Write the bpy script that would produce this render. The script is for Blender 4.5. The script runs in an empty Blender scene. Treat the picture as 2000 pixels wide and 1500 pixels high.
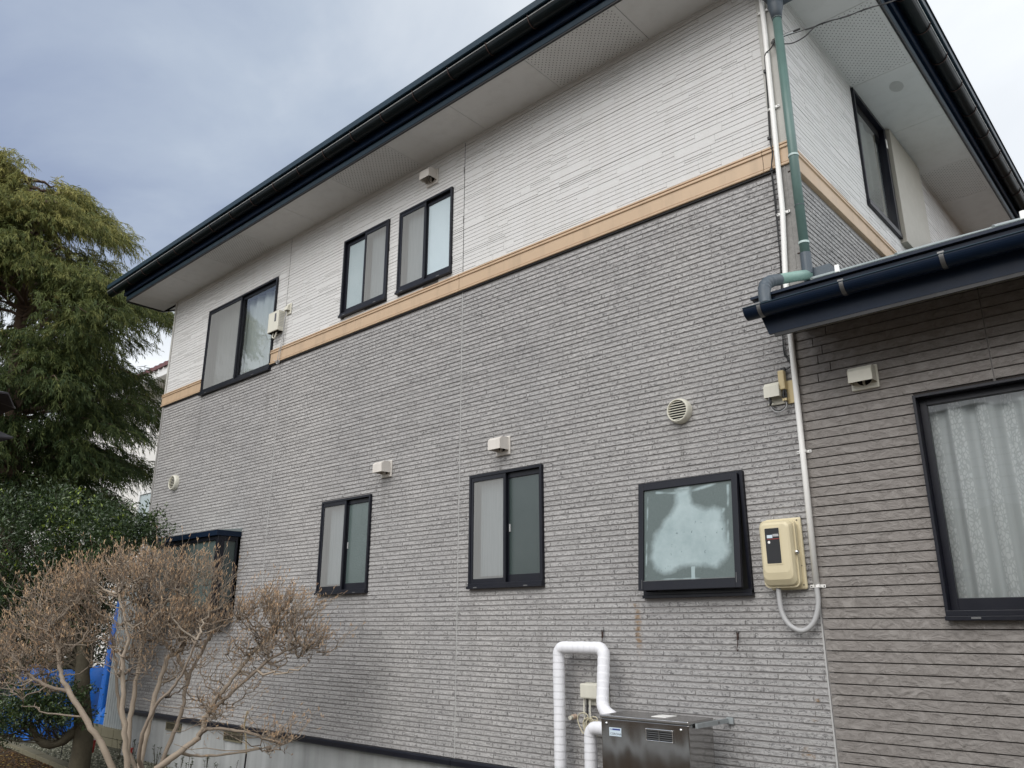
import bpy, bmesh, math, random
import numpy as np
from mathutils import Matrix, Vector
R = math.radians
rnd = random.Random(7)
rng = np.random.default_rng(7)
scene = bpy.context.scene
COL = scene.collection

# ------------------------------------------------------------------ camera
cam_d = bpy.data.cameras.new('camera'); cam = bpy.data.objects.new('camera', cam_d); COL.objects.link(cam)
cam_d.sensor_width = 36.0; cam_d.lens = 36.0 * 1547.7 / 2000.0
cam_d.clip_start = 0.05; cam_d.clip_end = 2000
YAW, PITCH, ROLL = 0.733897, 0.296082, -0.001758
fw = Vector((-math.sin(YAW) * math.cos(PITCH), math.cos(YAW) * math.cos(PITCH), math.sin(PITCH)))
ri = Vector((math.cos(YAW), math.sin(YAW), 0)); up = ri.cross(fw)
r2 = math.cos(ROLL) * ri + math.sin(ROLL) * up; u2 = -math.sin(ROLL) * ri + math.cos(ROLL) * up
m = Matrix((r2, u2, -fw)).transposed().to_4x4(); m.translation = Vector((1.80, -4.70, 1.55))
cam.matrix_world = m
scene.camera = cam

# ------------------------------------------------------------------ sky, sun, exposure
SUN_EL, SUN_AZ = R(40), R(176)          # azimuth clockwise from +y (north)
world = bpy.data.worlds.new('World'); scene.world = world; world.use_nodes = True
nt = world.node_tree; nt.nodes.clear()
def wn(t, **k):
    n = nt.nodes.new(t)
    for a, b in k.items(): setattr(n, a, b)
    return n
def wl(a, b): nt.links.new(a, b)
sky = wn('ShaderNodeTexSky', sky_type='NISHITA', sun_disc=False, sun_elevation=SUN_EL, sun_rotation=SUN_AZ)
sky.altitude = 20; sky.air_density = 1.0; sky.dust_density = 2.0
tc = wn('ShaderNodeTexCoord')
sep = wn('ShaderNodeSeparateXYZ'); wl(tc.outputs['Generated'], sep.inputs[0])
zc = wn('ShaderNodeMath', operation='MAXIMUM'); wl(sep.outputs['Z'], zc.inputs[0]); zc.inputs[1].default_value = 0.0
za = wn('ShaderNodeMath', operation='ADD'); wl(zc.outputs[0], za.inputs[0]); za.inputs[1].default_value = 0.22
div = wn('ShaderNodeVectorMath', operation='SCALE')
inv = wn('ShaderNodeMath', operation='DIVIDE'); inv.inputs[0].default_value = 1.0; wl(za.outputs[0], inv.inputs[1])
wl(tc.outputs['Generated'], div.inputs[0]); wl(inv.outputs[0], div.inputs['Scale'])
n1 = wn('ShaderNodeTexNoise'); n1.inputs['Scale'].default_value = 1.9; n1.inputs['Detail'].default_value = 8; n1.inputs['Roughness'].default_value = 0.52; n1.inputs['Distortion'].default_value = 0.5
wl(div.outputs[0], n1.inputs['Vector'])
# the cloud deck thins and brightens towards +x / +y : side = dot(dir, v)
dotp = wn('ShaderNodeVectorMath', operation='DOT_PRODUCT'); wl(tc.outputs['Generated'], dotp.inputs[0]); dotp.inputs[1].default_value = (0.95, 0.15, 0.25)
mr = wn('ShaderNodeMapRange'); wl(dotp.outputs['Value'], mr.inputs['Value'])
mr.inputs['From Min'].default_value = -0.95; mr.inputs['From Max'].default_value = 0.90
nm = wn('ShaderNodeMath', operation='MULTIPLY_ADD'); wl(n1.outputs['Fac'], nm.inputs[0]); nm.inputs[1].default_value = 0.46; nm.inputs[2].default_value = -0.23
ad = wn('ShaderNodeMath', operation='ADD'); wl(mr.outputs[0], ad.inputs[0]); wl(nm.outputs[0], ad.inputs[1])
# bright band close to the horizon
hz = wn('ShaderNodeMapRange'); wl(sep.outputs['Z'], hz.inputs['Value'])
hz.inputs['From Min'].default_value = 0.43; hz.inputs['From Max'].default_value = 0.29; hz.inputs['To Max'].default_value = 0.62
ad2 = wn('ShaderNodeMath', operation='MAXIMUM'); wl(ad.outputs[0], ad2.inputs[0])
hzn = wn('ShaderNodeMath', operation='ADD'); wl(hz.outputs[0], hzn.inputs[0]); wl(nm.outputs[0], hzn.inputs[1]); wl(hzn.outputs[0], ad2.inputs[1])
cr = wn('ShaderNodeValToRGB'); wl(ad2.outputs[0], cr.inputs[0])
e = cr.color_ramp.elements
e[0].position = 0.0; e[0].color = (0.19, 0.235, 0.335, 1)
e[1].position = 1.0; e[1].color = (1.10, 1.12, 1.15, 1)
for p, c in ((0.15, (0.225, 0.27, 0.37, 1)), (0.28, (0.34, 0.39, 0.465, 1)), (0.40, (0.53, 0.565, 0.605, 1)), (0.60, (0.62, 0.645, 0.67, 1))):
    q = cr.color_ramp.elements.new(p); q.color = c
sc_ = wn('ShaderNodeMix', data_type='RGBA', blend_type='MULTIPLY'); sc_.inputs[0].default_value = 1.0
wl(sky.outputs[0], sc_.inputs[6]); sc_.inputs[7].default_value = (0.9, 0.9, 0.9, 1)
bg1 = wn('ShaderNodeBackground'); bg1.inputs['Strength'].default_value = 0.10; wl(sc_.outputs[2], bg1.inputs[0])
bg2 = wn('ShaderNodeBackground'); bg2.inputs['Strength'].default_value = 0.95; wl(cr.outputs[0], bg2.inputs[0])
mixw = wn('ShaderNodeMixShader'); mixw.inputs[0].default_value = 0.90
wl(bg1.outputs[0], mixw.inputs[1]); wl(bg2.outputs[0], mixw.inputs[2])
outw = wn('ShaderNodeOutputWorld'); wl(mixw.outputs[0], outw.inputs[0])

sun_d = bpy.data.lights.new('sun', 'SUN'); sun = bpy.data.objects.new('sun', sun_d); COL.objects.link(sun)
sun_d.energy = 1.4; sun_d.angle = R(52); sun_d.color = (1.0, 0.975, 0.94)
sdir = Vector((math.sin(SUN_AZ) * math.cos(SUN_EL), math.cos(SUN_AZ) * math.cos(SUN_EL), math.sin(SUN_EL)))
sun.rotation_euler = sdir.to_track_quat('Z', 'Y').to_euler()
vs = scene.view_settings
vs.view_transform = 'Standard'; vs.look = 'None'; vs.exposure = 0.70; vs.gamma = 1.0; vs.use_curve_mapping = False
scene.cycles.max_bounces = 8

# ------------------------------------------------------------------ materials
class NT:
    def __init__(s, name):
        s.m = bpy.data.materials.new(name); s.m.use_nodes = True; s.t = s.m.node_tree; s.t.nodes.clear()
        s.out = s.t.nodes.new('ShaderNodeOutputMaterial')
    def n(s, t, **k):
        n = s.t.nodes.new(t)
        for a, b in k.items():
            if a.startswith('i_'): n.inputs[a[2:].replace('_', ' ')].default_value = b
            else: setattr(n, a, b)
        return n
    def l(s, a, b): s.t.links.new(a, b)
    def pos(s, scale=(1, 1, 1)):
        g = s.n('ShaderNodeNewGeometry'); mp = s.n('ShaderNodeMapping'); mp.inputs['Scale'].default_value = scale
        s.l(g.outputs['Position'], mp.inputs[0]); return mp.outputs[0]
    def noise(s, vec, scale, detail=4, rough=0.55, dist=0.0):
        n = s.n('ShaderNodeTexNoise'); n.inputs['Scale'].default_value = scale; n.inputs['Detail'].default_value = detail
        n.inputs['Roughness'].default_value = rough; n.inputs['Distortion'].default_value = dist; s.l(vec, n.inputs['Vector']); return n.outputs['Fac']
    def ramp(s, fac, stops):
        r = s.n('ShaderNodeValToRGB'); s.l(fac, r.inputs[0]); el = r.color_ramp.elements
        while len(el) < len(stops): el.new(0.5)
        for i, (p, c) in enumerate(stops):
            el[i].position = p; el[i].color = (c, c, c, 1) if isinstance(c, (int, float)) else (*c, 1)
        return r.outputs[0]
    def math(s, op, a, b=None, c=None):
        n = s.n('ShaderNodeMath', operation=op)
        for i, v in enumerate((a, b, c)):
            if v is None: continue
            if isinstance(v, (int, float)): n.inputs[i].default_value = v
            else: s.l(v, n.inputs[i])
        return n.outputs[0]
    def mix(s, fac, a, b, mode='MIX'):
        n = s.n('ShaderNodeMix', data_type='RGBA', blend_type=mode)
        for i, v in ((0, fac), (6, a), (7, b)):
            if isinstance(v, (int, float)): n.inputs[i].default_value = v
            elif isinstance(v, tuple): n.inputs[i].default_value = (*v, 1)
            else: s.l(v, n.inputs[i])
        return n.outputs[2]
    def bump(s, h, strength=0.3, dist=0.01, prev=None):
        b = s.n('ShaderNodeBump'); b.inputs['Strength'].default_value = strength; b.inputs['Distance'].default_value = dist
        s.l(h, b.inputs['Height'])
        if prev is not None: s.l(prev, b.inputs['Normal'])
        return b.outputs[0]
    def principled(s, col, rough=0.6, metal=0.0, normal=None, spec=0.5, **k):
        p = s.n('ShaderNodeBsdfPrincipled')
        if isinstance(col, tuple): p.inputs['Base Color'].default_value = (*col, 1)
        else: s.l(col, p.inputs['Base Color'])
        if isinstance(rough, (int, float)): p.inputs['Roughness'].default_value = rough
        else: s.l(rough, p.inputs['Roughness'])
        p.inputs['Metallic'].default_value = metal; p.inputs['Specular IOR Level'].default_value = spec
        for a, b in k.items(): p.inputs[a.replace('_', ' ')].default_value = b
        if normal is not None: s.l(normal, p.inputs['Normal'])
        s.l(p.outputs[0], s.out.inputs[0]); return p

def simple(name, col, rough=0.5, metal=0.0, var=0.12, scale=6.0, bump=0.0, bscale=80, spec=0.5, dirt=0.0):
    m = NT(name); v = m.pos()
    f = m.noise(v, scale, 5, 0.6)
    c = m.mix(f, tuple(x * (1 - var) for x in col), tuple(min(1, x * (1 + var)) for x in col))
    if dirt:
        vz = m.pos((1.0, 1.0, 0.15))
        d = m.ramp(m.noise(vz, 9, 5, 0.6), [(0.48, 0.0), (0.75, 1.0)])
        c = m.mix(m.math('MULTIPLY', d, dirt), c, (0.12, 0.10, 0.075))
    nrm = m.bump(m.noise(v, bscale, 4, 0.6), bump, 0.004) if bump else None
    rf = m.math('MULTIPLY_ADD', m.noise(v, scale * 2.3, 3), 0.2, rough - 0.1)
    m.principled(c, rf, metal, nrm, spec); return m.m

def mat_block():
    m = NT('stone_faced_siding'); v = m.pos()
    vd = m.n('ShaderNodeVectorMath', operation='ADD')
    dn = m.n('ShaderNodeTexNoise', i_Scale=14.0, i_Detail=3.0); m.l(v, dn.inputs['Vector'])
    scv = m.n('ShaderNodeVectorMath', operation='SCALE'); m.l(dn.outputs['Color'], scv.inputs[0]); scv.inputs['Scale'].default_value = 0.05
    m.l(v, vd.inputs[0]); m.l(scv.outputs[0], vd.inputs[1])
    mp = m.n('ShaderNodeMapping'); mp.inputs['Scale'].default_value = (1.0, 1.0, 1.7); m.l(vd.outputs[0], mp.inputs[0])
    big = m.noise(mp.outputs[0], 40, 6, 0.62, 1.1)
    fine = m.noise(mp.outputs[0], 95, 5, 0.7, 0.4)
    ridge = m.n('ShaderNodeTexNoise', noise_type='RIDGED_MULTIFRACTAL', i_Scale=34.0, i_Detail=4.0); m.l(mp.outputs[0], ridge.inputs['Vector'])
    isl = m.n('ShaderNodeNewGeometry')
    tone = m.math('MULTIPLY_ADD', isl.outputs['Random Per Island'], 0.16, 0.92)
    c = m.ramp(big, [(0.33, (0.165, 0.161, 0.162)), (0.425, (0.295, 0.289, 0.286)), (0.48, (0.405, 0.398, 0.391)), (0.74, (0.515, 0.506, 0.496))])
    pits = m.ramp(fine, [(0.28, 0.58), (0.40, 1.0)])
    c = m.mix(1.0, c, pits, 'MULTIPLY')
    chips = m.ramp(ridge.outputs['Fac'], [(0.60, 0.0), (0.85, 1.0)])
    c = m.mix(m.math('MULTIPLY', chips, 0.6), c, (0.62, 0.615, 0.60))
    tn = m.n('ShaderNodeCombineXYZ'); 
    for i in range(3): m.l(tone, tn.inputs[i])
    c = m.mix(1.0, c, tn.outputs[0], 'MULTIPLY')
    # large soft weathering of the cladding + the rusty run below the louvre window
    wth = m.ramp(m.noise(m.pos((0.5, 0.5, 0.22)), 2.0, 4, 0.5), [(0.3, (0.90, 0.90, 0.91)), (0.7, (1.07, 1.06, 1.05))])
    c = m.mix(1.0, c, wth, 'MULTIPLY')
    sp = m.n('ShaderNodeSeparateXYZ'); g = m.n('ShaderNodeNewGeometry'); m.l(g.outputs['Position'], sp.inputs[0])
    def spot(cx, cz, wx, wz):
        dx = m.math('DIVIDE', m.math('SUBTRACT', sp.outputs['X'], cx), wx); dz = m.math('DIVIDE', m.math('SUBTRACT', sp.outputs['Z'], cz), wz)
        d = m.math('ADD', m.math('POWER', m.math('ABSOLUTE', dx), 2.0), m.math('POWER', m.math('ABSOLUTE', dz), 2.0))
        return m.math('MAXIMUM', m.math('SUBTRACT', 1.0, d), 0.0)
    nz = m.ramp(m.noise(m.pos((1, 1, 1)), 28, 4), [(0.38, 0.0), (0.6, 1.0)])
    for (cx, cz, wx, wz, st) in ((-4.06, 2.72, .05, .20, .45), (-3.98, 2.62, .03, .30, .35), (-2.56, 2.70, .04, .22, .45), (-4.93, 1.62, .05, .30, .40), (-4.28, 1.60, .04, .34, .40), (-2.86, 1.55, .05, .34, .42), (-2.15, 1.50, .04, .40, .42), (-0.87, 2.72, .05, .26, .35), (-0.50, 1.45, .05, .30, .35), (-6.28, 4.10, .05, .35, .4), (-7.9, 4.05, .05, .4, .4)):
        k = m.math('MULTIPLY', m.math('MULTIPLY', spot(cx, cz, wx, wz), m.ramp(m.noise(m.pos((1, 1, .15)), 40, 4), [(0.40, 0.2), (0.62, 1.0)])), st)
        c = m.mix(m.math('MINIMUM', k, 1.0), c, (0.13, 0.125, 0.115))
    for (cx, cz, wx, wz, st) in ((-1.295, 1.53, 0.035, 0.20, 0.85), (-1.33, 1.68, 0.03, 0.03, 1.0), (-0.155, 1.05, 0.03, 0.02, 1.0), (-0.21, 0.86, 0.045, 0.05, 1.0), (-0.13, 1.14, 0.02, 0.02, .8)):
        k = m.math('MULTIPLY', m.math('MULTIPLY', spot(cx, cz, wx, wz), nz), st)
        c = m.mix(m.math('MINIMUM', k, 1.0), c, (0.26, 0.15, 0.055))
    h = m.math('ADD', m.math('MULTIPLY', big, 0.9), m.math('MULTIPLY', ridge.outputs['Fac'], 0.35))
    nb = m.bump(h, 0.9, 0.010)
    nb = m.bump(fine, 0.5, 0.004, nb)
    m.principled(c, 0.82, 0, nb, 0.25); return m.m

def mat_plank():
    m = NT('slate_grain_siding'); v = m.pos()
    mp = m.n('ShaderNodeMapping'); mp.inputs['Rotation'].default_value = (0, R(28), 0); mp.inputs['Scale'].default_value = (1, 1, 1.5); m.l(v, mp.inputs[0])
    big = m.noise(mp.outputs[0], 15.0, 8, 0.68, 0.9)
    ridge = m.n('ShaderNodeTexNoise', noise_type='RIDGED_MULTIFRACTAL', i_Scale=11.0, i_Detail=6.0, i_Distortion=1.2); m.l(mp.outputs[0], ridge.inputs['Vector'])
    c = m.ramp(big, [(0.30, (0.195, 0.177, 0.163)), (0.50, (0.26, 0.238, 0.221)), (0.72, (0.33, 0.306, 0.286))])
    ch = m.ramp(ridge.outputs['Fac'], [(0.80, 0.0), (1.0, 1.0)])
    c = m.mix(m.math('MULTIPLY', ch, 0.35), c, (0.36, 0.345, 0.33))
    g = m.n('ShaderNodeNewGeometry'); tone = m.math('MULTIPLY_ADD', g.outputs['Random Per Island'], 0.12, 0.94)
    tn = m.n('ShaderNodeCombineXYZ')
    for i in range(3): m.l(tone, tn.inputs[i])
    c = m.mix(1.0, c, tn.outputs[0], 'MULTIPLY')
    h = m.math('ADD', big, m.math('MULTIPLY', ridge.outputs['Fac'], 0.5))
    nb = m.bump(h, 1.0, 0.016); nb = m.bump(m.noise(v, 120, 3), 0.25, 0.002, nb)
    m.principled(c, 0.62, 0, nb, 0.4); return m.m

def mat_white():
    m = NT('white_siding'); v = m.pos()
    g = m.n('ShaderNodeNewGeometry')
    c = m.ramp(g.outputs['Random Per Island'], [(0.0, (0.645, 0.64, 0.63)), (1.0, (0.67, 0.665, 0.655))])
    st = m.ramp(m.noise(m.pos((1.2, 1.2, 0.12)), 6, 5, 0.6), [(0.30, (0.955, 0.95, 0.94)), (0.6, (1, 1, 1))])
    c = m.mix(1.0, c, st, 'MULTIPLY')
    sp = m.ramp(m.noise(v, 140, 4, 0.7), [(0.30, (0.80, 0.80, 0.79)), (0.45, (1, 1, 1))])
    c = m.mix(1.0, c, sp, 'MULTIPLY')
    nb = m.bump(m.noise(v, 90, 5, 0.7), 0.45, 0.004)
    m.principled(c, 0.8, 0, nb, 0.3); return m.m

def mat_frost(name, c1, c2, rough=0.28, bs=170, bstr=0.6):
    m = NT(name); v = m.pos()
    f = m.noise(v, 3.0, 3)
    c = m.mix(f, c1, c2)
    nb = m.bump(m.noise(v, bs, 3, 0.6), bstr, 0.004)
    m.principled(c, rough, 0, nb, 0.9); return m.m

def mat_glass(name, tint=(0.97, 0.99, 0.99), refl=1.0):
    m = NT(name)
    fr = m.n('ShaderNodeFresnel', i_IOR=1.5)
    f = m.math('MULTIPLY', fr.outputs[0], refl)
    tr = m.n('ShaderNodeBsdfTransparent'); tr.inputs[0].default_value = (*tint, 1)
    gl = m.n('ShaderNodeBsdfGlossy'); gl.inputs['Roughness'].default_value = 0.015
    nb = m.bump(m.noise(m.pos(), 2.5, 2), 0.06, 0.02); m.l(nb, gl.inputs['Normal'])
    mx = m.n('ShaderNodeMixShader'); m.l(f, mx.inputs[0]); m.l(tr.outputs[0], mx.inputs[1]); m.l(gl.outputs[0], mx.inputs[2])
    m.l(mx.outputs[0], m.out.inputs[0]); return m.m

def mat_screen():
    m = NT('insect_screen'); v = m.pos((1, 1, 1))
    w = m.noise(m.pos((1, 1, 0.05)), 60, 2)
    c = m.ramp(w, [(0.3, (0.325, 0.33, 0.325)), (0.7, (0.365, 0.37, 0.362))])
    df = m.n('ShaderNodeBsdfDiffuse'); m.l(c, df.inputs[0])
    tr = m.n('ShaderNodeBsdfTransparent')
    mx = m.n('ShaderNodeMixShader'); mx.inputs[0].default_value = 0.62
    m.l(tr.outputs[0], mx.inputs[1]); m.l(df.outputs[0], mx.inputs[2]); m.l(mx.outputs[0], m.out.inputs[0]); return m.m

def mat_lace():
    m = NT('lace_curtain'); v = m.pos()
    vo = m.n('ShaderNodeTexVoronoi', feature='DISTANCE_TO_EDGE', i_Scale=42.0)
    vo.inputs['Randomness'].default_value = 0.85
    mp = m.n('ShaderNodeMapping'); mp.inputs['Scale'].default_value = (1.6, 0.2, 0.8); mp.inputs['Rotation'].default_value = (0, R(20), 0); m.l(v, mp.inputs[0]); m.l(mp.outputs[0], vo.inputs['Vector'])
    bx = m.n('ShaderNodeSeparateXYZ'); m.l(v, bx.inputs[0])
    stripe = m.math('SINE', m.math('MULTIPLY', bx.outputs['X'], 2 * math.pi / 0.125))
    sm = m.ramp(m.math('MULTIPLY_ADD', stripe, 0.5, 0.5), [(0.45, 0.0), (0.55, 1.0)])
    leaf = m.ramp(vo.outputs['Distance'], [(0.06, 0.0), (0.16, 1.0)])
    k = m.math('MULTIPLY', m.math('MULTIPLY', leaf, sm), 0.55)
    c = m.mix(k, (0.72, 0.75, 0.755), (0.98, 0.99, 0.99))
    fine = m.math('SINE', m.math('MULTIPLY', bx.outputs['X'], 2 * math.pi / 0.031))
    c = m.mix(m.math('MULTIPLY', m.ramp(m.math('MULTIPLY_ADD', fine, 0.5, 0.5), [(0.86, 0.0), (0.97, 1.0)]), 0.4), c, (0.78, 0.80, 0.80))
    p = m.principled(c, 0.8, 0, None, 0.2)
    tr = m.n('ShaderNodeBsdfTransparent'); mx = m.n('ShaderNodeMixShader')
    a = m.math('MULTIPLY_ADD', k, 0.15, 0.80); m.l(a, mx.inputs[0]); m.l(tr.outputs[0], mx.inputs[1]); m.l(p.outputs[0], mx.inputs[2]); m.l(mx.outputs[0], m.out.inputs[0])
    return m.m

def mat_attr(name, stops, rough=0.6, attr='tone', bump=None, spec=0.3, transl=0.0):
    m = NT(name); a = m.n('ShaderNodeAttribute', attribute_name=attr)
    c = m.ramp(a.outputs['Fac'], stops)
    g = m.n('ShaderNodeNewGeometry'); c = m.mix(g.outputs['Random Per Island'], m.mix(1.0, c, (0.72, 0.74, 0.70), 'MULTIPLY'), m.mix(1.0, c, (1.22, 1.2, 1.1), 'MULTIPLY'))
    nb = m.bump(m.noise(m.pos(), bump, 4), 0.6, 0.004) if bump else None
    p = m.principled(c, rough, 0, nb, spec)
    if transl:
        t = m.n('ShaderNodeBsdfTranslucent'); m.l(c, t.inputs[0]); mx = m.n('ShaderNodeMixShader'); mx.inputs[0].default_value = transl
        m.l(p.outputs[0], mx.inputs[1]); m.l(t.outputs[0], mx.inputs[2]); m.l(mx.outputs[0], m.out.inputs[0])
    return m.m

def mat_fogpane():
    m = NT('clouded_pane'); a = m.n('ShaderNodeAttribute', attribute_name='fog'); v = m.pos()
    f = m.math('ADD', a.outputs['Fac'], m.math('MULTIPLY_ADD', m.noise(v, 55, 5, 0.7), 0.42, -0.21))
    k = m.ramp(f, [(0.20, 0.0), (0.45, 0.42), (0.80, 1.0)])
    dark = m.mix(m.noise(v, 160, 4, 0.7), (0.055, 0.075, 0.072), (0.15, 0.19, 0.185))
    c = m.mix(k, dark, m.mix(m.noise(v, 9, 5, 0.65), (0.21, 0.28, 0.29), (0.44, 0.53, 0.54)))
    speck = m.math('MULTIPLY', m.ramp(m.noise(m.pos((1, 1, 0.7)), 48, 3, 0.5), [(0.66, 0.0), (0.70, 1.0)]), m.ramp(m.noise(v, 5, 2), [(0.50, 0.0), (0.56, 1.0)]))
    c = m.mix(m.math('MULTIPLY', speck, 0.75), c, (0.11, 0.15, 0.15))
    m.principled(c, 0.30, 0, m.bump(m.noise(v, 150, 3), 0.25, 0.002), 0.5); return m.m

def mat_ground(name, stops, s1=3.0, s2=30.0, b=0.03):
    m = NT(name); v = m.pos()
    f = m.math('ADD', m.math('MULTIPLY', m.noise(v, s1, 6, 0.6), 0.5), m.math('MULTIPLY', m.noise(v, s2, 5, 0.7), 0.5))
    m.principled(m.ramp(f, stops), 0.95, 0, m.bump(m.noise(v, s2, 6, 0.7), 0.9, b), 0.2); return m.m

def mat_concrete():
    m = NT('weathered_concrete'); v = m.pos()
    c = m.ramp(m.noise(v, 1.6, 6, 0.6), [(0.3, (0.34, 0.35, 0.35)), (0.7, (0.44, 0.45, 0.45))])
    st = m.ramp(m.noise(m.pos((1, 1, 0.06)), 7, 5, 0.55), [(0.32, (0.72, 0.72, 0.71)), (0.62, (1, 1, 1))])
    c = m.mix(1.0, c, st, 'MULTIPLY')
    m.principled(c, 0.85, 0, m.bump(m.noise(v, 60, 4), 0.25, 0.004), 0.3); return m.m

def mat_metal(name, col, rough):
    m = NT(name); v = m.pos((1, 1, 0.3))
    nb = m.bump(m.noise(v, 2.6, 3), 0.30, 0.05)
    rf = m.math('MULTIPLY_ADD', m.noise(m.pos(), 9, 3), 0.08, rough)
    m.principled(col, rf, 1.0, nb); return m.m

MT = {}
MT['block'] = mat_block(); MT['plank'] = mat_plank(); MT['white'] = mat_white()
MT['groove'] = simple('siding_groove', (0.30, 0.287, 0.283), 0.9, bump=0.3, spec=0.1)
MT['wgroove'] = simple('white_siding_groove', (0.22, 0.215, 0.21), 0.9, spec=0.1)
MT['pgroove'] = simple('dark_siding_groove', (0.055, 0.048, 0.044), 0.9, spec=0.1)
MT['trim_white'] = simple('corner_trim_beige', (0.50, 0.49, 0.46), 0.9, bump=0.9, bscale=130, spec=0.2)
MT['trim_grey'] = simple('corner_trim_grey', (0.27, 0.262, 0.25), 0.9, var=0.3, scale=30, bump=1.0, bscale=60, spec=0.2)
MT['band'] = simple('tan_metal_band', (0.53, 0.385, 0.255), 0.42, var=0.10, scale=2.5, spec=0.4, dirt=0.20)
MT['joint'] = simple('sealant', (0.44, 0.435, 0.425), 0.8, spec=0.2)
MT['jointd'] = simple('dark_sealant', (0.07, 0.07, 0.07), 0.8, spec=0.2)
MT['soffit'] = simple('soffit_board', (0.67, 0.67, 0.665), 0.85, var=0.06, scale=2.0, spec=0.2, dirt=0.10)
MT['hole'] = simple('vent_hole', (0.02, 0.02, 0.02), 0.9, spec=0.0)
MT['navy'] = simple('navy_painted_steel', (0.004, 0.012, 0.030), 0.40, var=0.35, scale=3, spec=0.22, dirt=0.03)
MT['navy2'] = simple('navy_flashing', (0.011, 0.030, 0.047), 0.42, var=0.3, scale=5, spec=0.30, dirt=0.06)
MT['gutter'] = simple('dark_green_gutter', (0.004, 0.008, 0.010), 0.42, var=0.4, scale=4, spec=0.16, dirt=0.04)
MT['rust'] = simple('rusty_bracket', (0.035, 0.017, 0.013), 0.75, var=0.5, scale=30)
MT['steel'] = simple('zinc_bracket', (0.17, 0.17, 0.17), 0.45, 0.6, var=0.3, scale=30)
MT['roof'] = simple('roof_steel', (0.27, 0.31, 0.31), 0.5, var=0.15)
MT['roofdark'] = simple('roof_tile_dark', (0.02, 0.025, 0.03), 0.5)
MT['frame'] = simple('black_aluminium', (0.007, 0.008, 0.014), 0.36, var=0.2, scale=4, spec=0.34, dirt=0.03)
MT['screen'] = mat_screen(); MT['lace'] = mat_lace(); MT['fog'] = mat_fogpane()
MT['glass'] = mat_glass('clear_glass', refl=2.6)
MT['frost_dark'] = mat_frost('frosted_glass_dark', (0.030, 0.046, 0.044), (0.050, 0.070, 0.067), 0.20, 150, 0.4)
MT['frost_mid'] = mat_frost('frosted_glass_green', (0.070, 0.098, 0.094), (0.11, 0.145, 0.14), 0.15, 70, 0.5)
MT['frost_pale'] = mat_frost('frosted_glass_pale', (0.46, 0.56, 0.60), (0.55, 0.64, 0.68), 0.35)
MT['frost_grey'] = mat_frost('frosted_glass_grey', (0.32, 0.39, 0.41), (0.42, 0.49, 0.50), 0.3)
MT['curtain'] = simple('pale_curtain', (0.62, 0.67, 0.66), 0.9, var=0.08)
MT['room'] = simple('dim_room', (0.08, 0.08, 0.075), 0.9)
MT['paleroom'] = simple('pale_room', (0.75, 0.75, 0.72), 0.9)
MT['shutter'] = simple('beige_shutter_box', (0.36, 0.34, 0.29), 0.45, var=0.04)
MT['concrete'] = mat_concrete()
MT['pvc_white'] = simple('white_pvc', (0.89, 0.88, 0.85), 0.45, var=0.02, dirt=0.03)
MT['pvc_grey'] = simple('grey_conduit', (0.42, 0.42, 0.42), 0.5, var=0.05)
MT['pipe_green'] = simple('green_downpipe', (0.095, 0.165, 0.150), 0.42, var=0.2, scale=8, dirt=0.12)
MT['pipe_pale'] = simple('pale_green_pipe', (0.21, 0.34, 0.30), 0.42, var=0.12)
MT['pipe_slate'] = simple('slate_elbow', (0.065, 0.085, 0.105), 0.5, var=0.15, dirt=0.2)
MT['cream'] = simple('cream_plastic', (0.66, 0.58, 0.39), 0.42, var=0.05, dirt=0.07)
MT['cream2'] = simple('ochre_plastic', (0.58, 0.47, 0.26), 0.5, var=0.05, dirt=0.1)
MT['ivory'] = simple('ivory_plastic', (0.66, 0.64, 0.55), 0.5, var=0.06, dirt=0.15)
MT['hood'] = simple('off_white_hood', (0.66, 0.62, 0.57), 0.45, var=0.05, dirt=0.18)
MT['black'] = simple('black_rubber', (0.012, 0.012, 0.013), 0.5)
MT['blackgloss'] = simple('black_window', (0.008, 0.008, 0.010), 0.08, var=0.1)
MT['red'] = simple('red_plastic', (0.30, 0.028, 0.02), 0.35, var=0.2, scale=20)
MT['stainless'] = mat_metal('stainless_steel', (0.38, 0.375, 0.37), 0.06)
MT['lidsteel'] = mat_metal('brushed_steel', (0.45, 0.44, 0.43), 0.22)
MT['chrome'] = mat_metal('bright_steel', (0.75, 0.75, 0.75), 0.15)
MT['galv'] = simple('galvanised_sheet', (0.36, 0.39, 0.40), 0.45, 0.35, var=0.3, scale=5, dirt=0.3)
MT['galvdark'] = simple('dark_louvre', (.04, .04, .04), .4)
MT['tape'] = simple('white_lagging_tape', (0.80, 0.80, 0.83), 0.6, var=0.04, scale=10)
MT['tarp'] = simple('blue_tarpaulin', (0.012, 0.13, 0.50), 0.35, var=0.25, scale=8, bump=0.4, bscale=18)
MT['soil'] = mat_ground('bare_soil', [(0.30, (0.035, 0.024, 0.015)), (0.5, (0.075, 0.05, 0.03)), (0.68, (0.14, 0.095, 0.055))])
MT['gravel'] = mat_ground('mossy_gravel', [(0.32, (0.03, 0.032, 0.02)), (0.5, (0.085, 0.085, 0.06)), (0.66, (0.24, 0.23, 0.19))], 4, 55, 0.03)
MT['bark'] = mat_attr('smooth_grey_brown_bark', [(0.0, (0.195, 0.155, 0.13)), (1.0, (0.38, 0.315, 0.265))], 0.75, bump=70)
MT['darkbark'] = simple('dark_mossy_bark', (0.065, 0.055, 0.035), 0.9, var=0.5, scale=14, bump=1.0, bscale=40)
MT['redbark'] = simple('cypress_bark', (0.095, 0.062, 0.042), 0.9, var=0.35, scale=8, bump=1.0, bscale=30)
MT['palewood'] = simple('bleached_twig', (0.34, 0.31, 0.27), 0.8)
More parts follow.
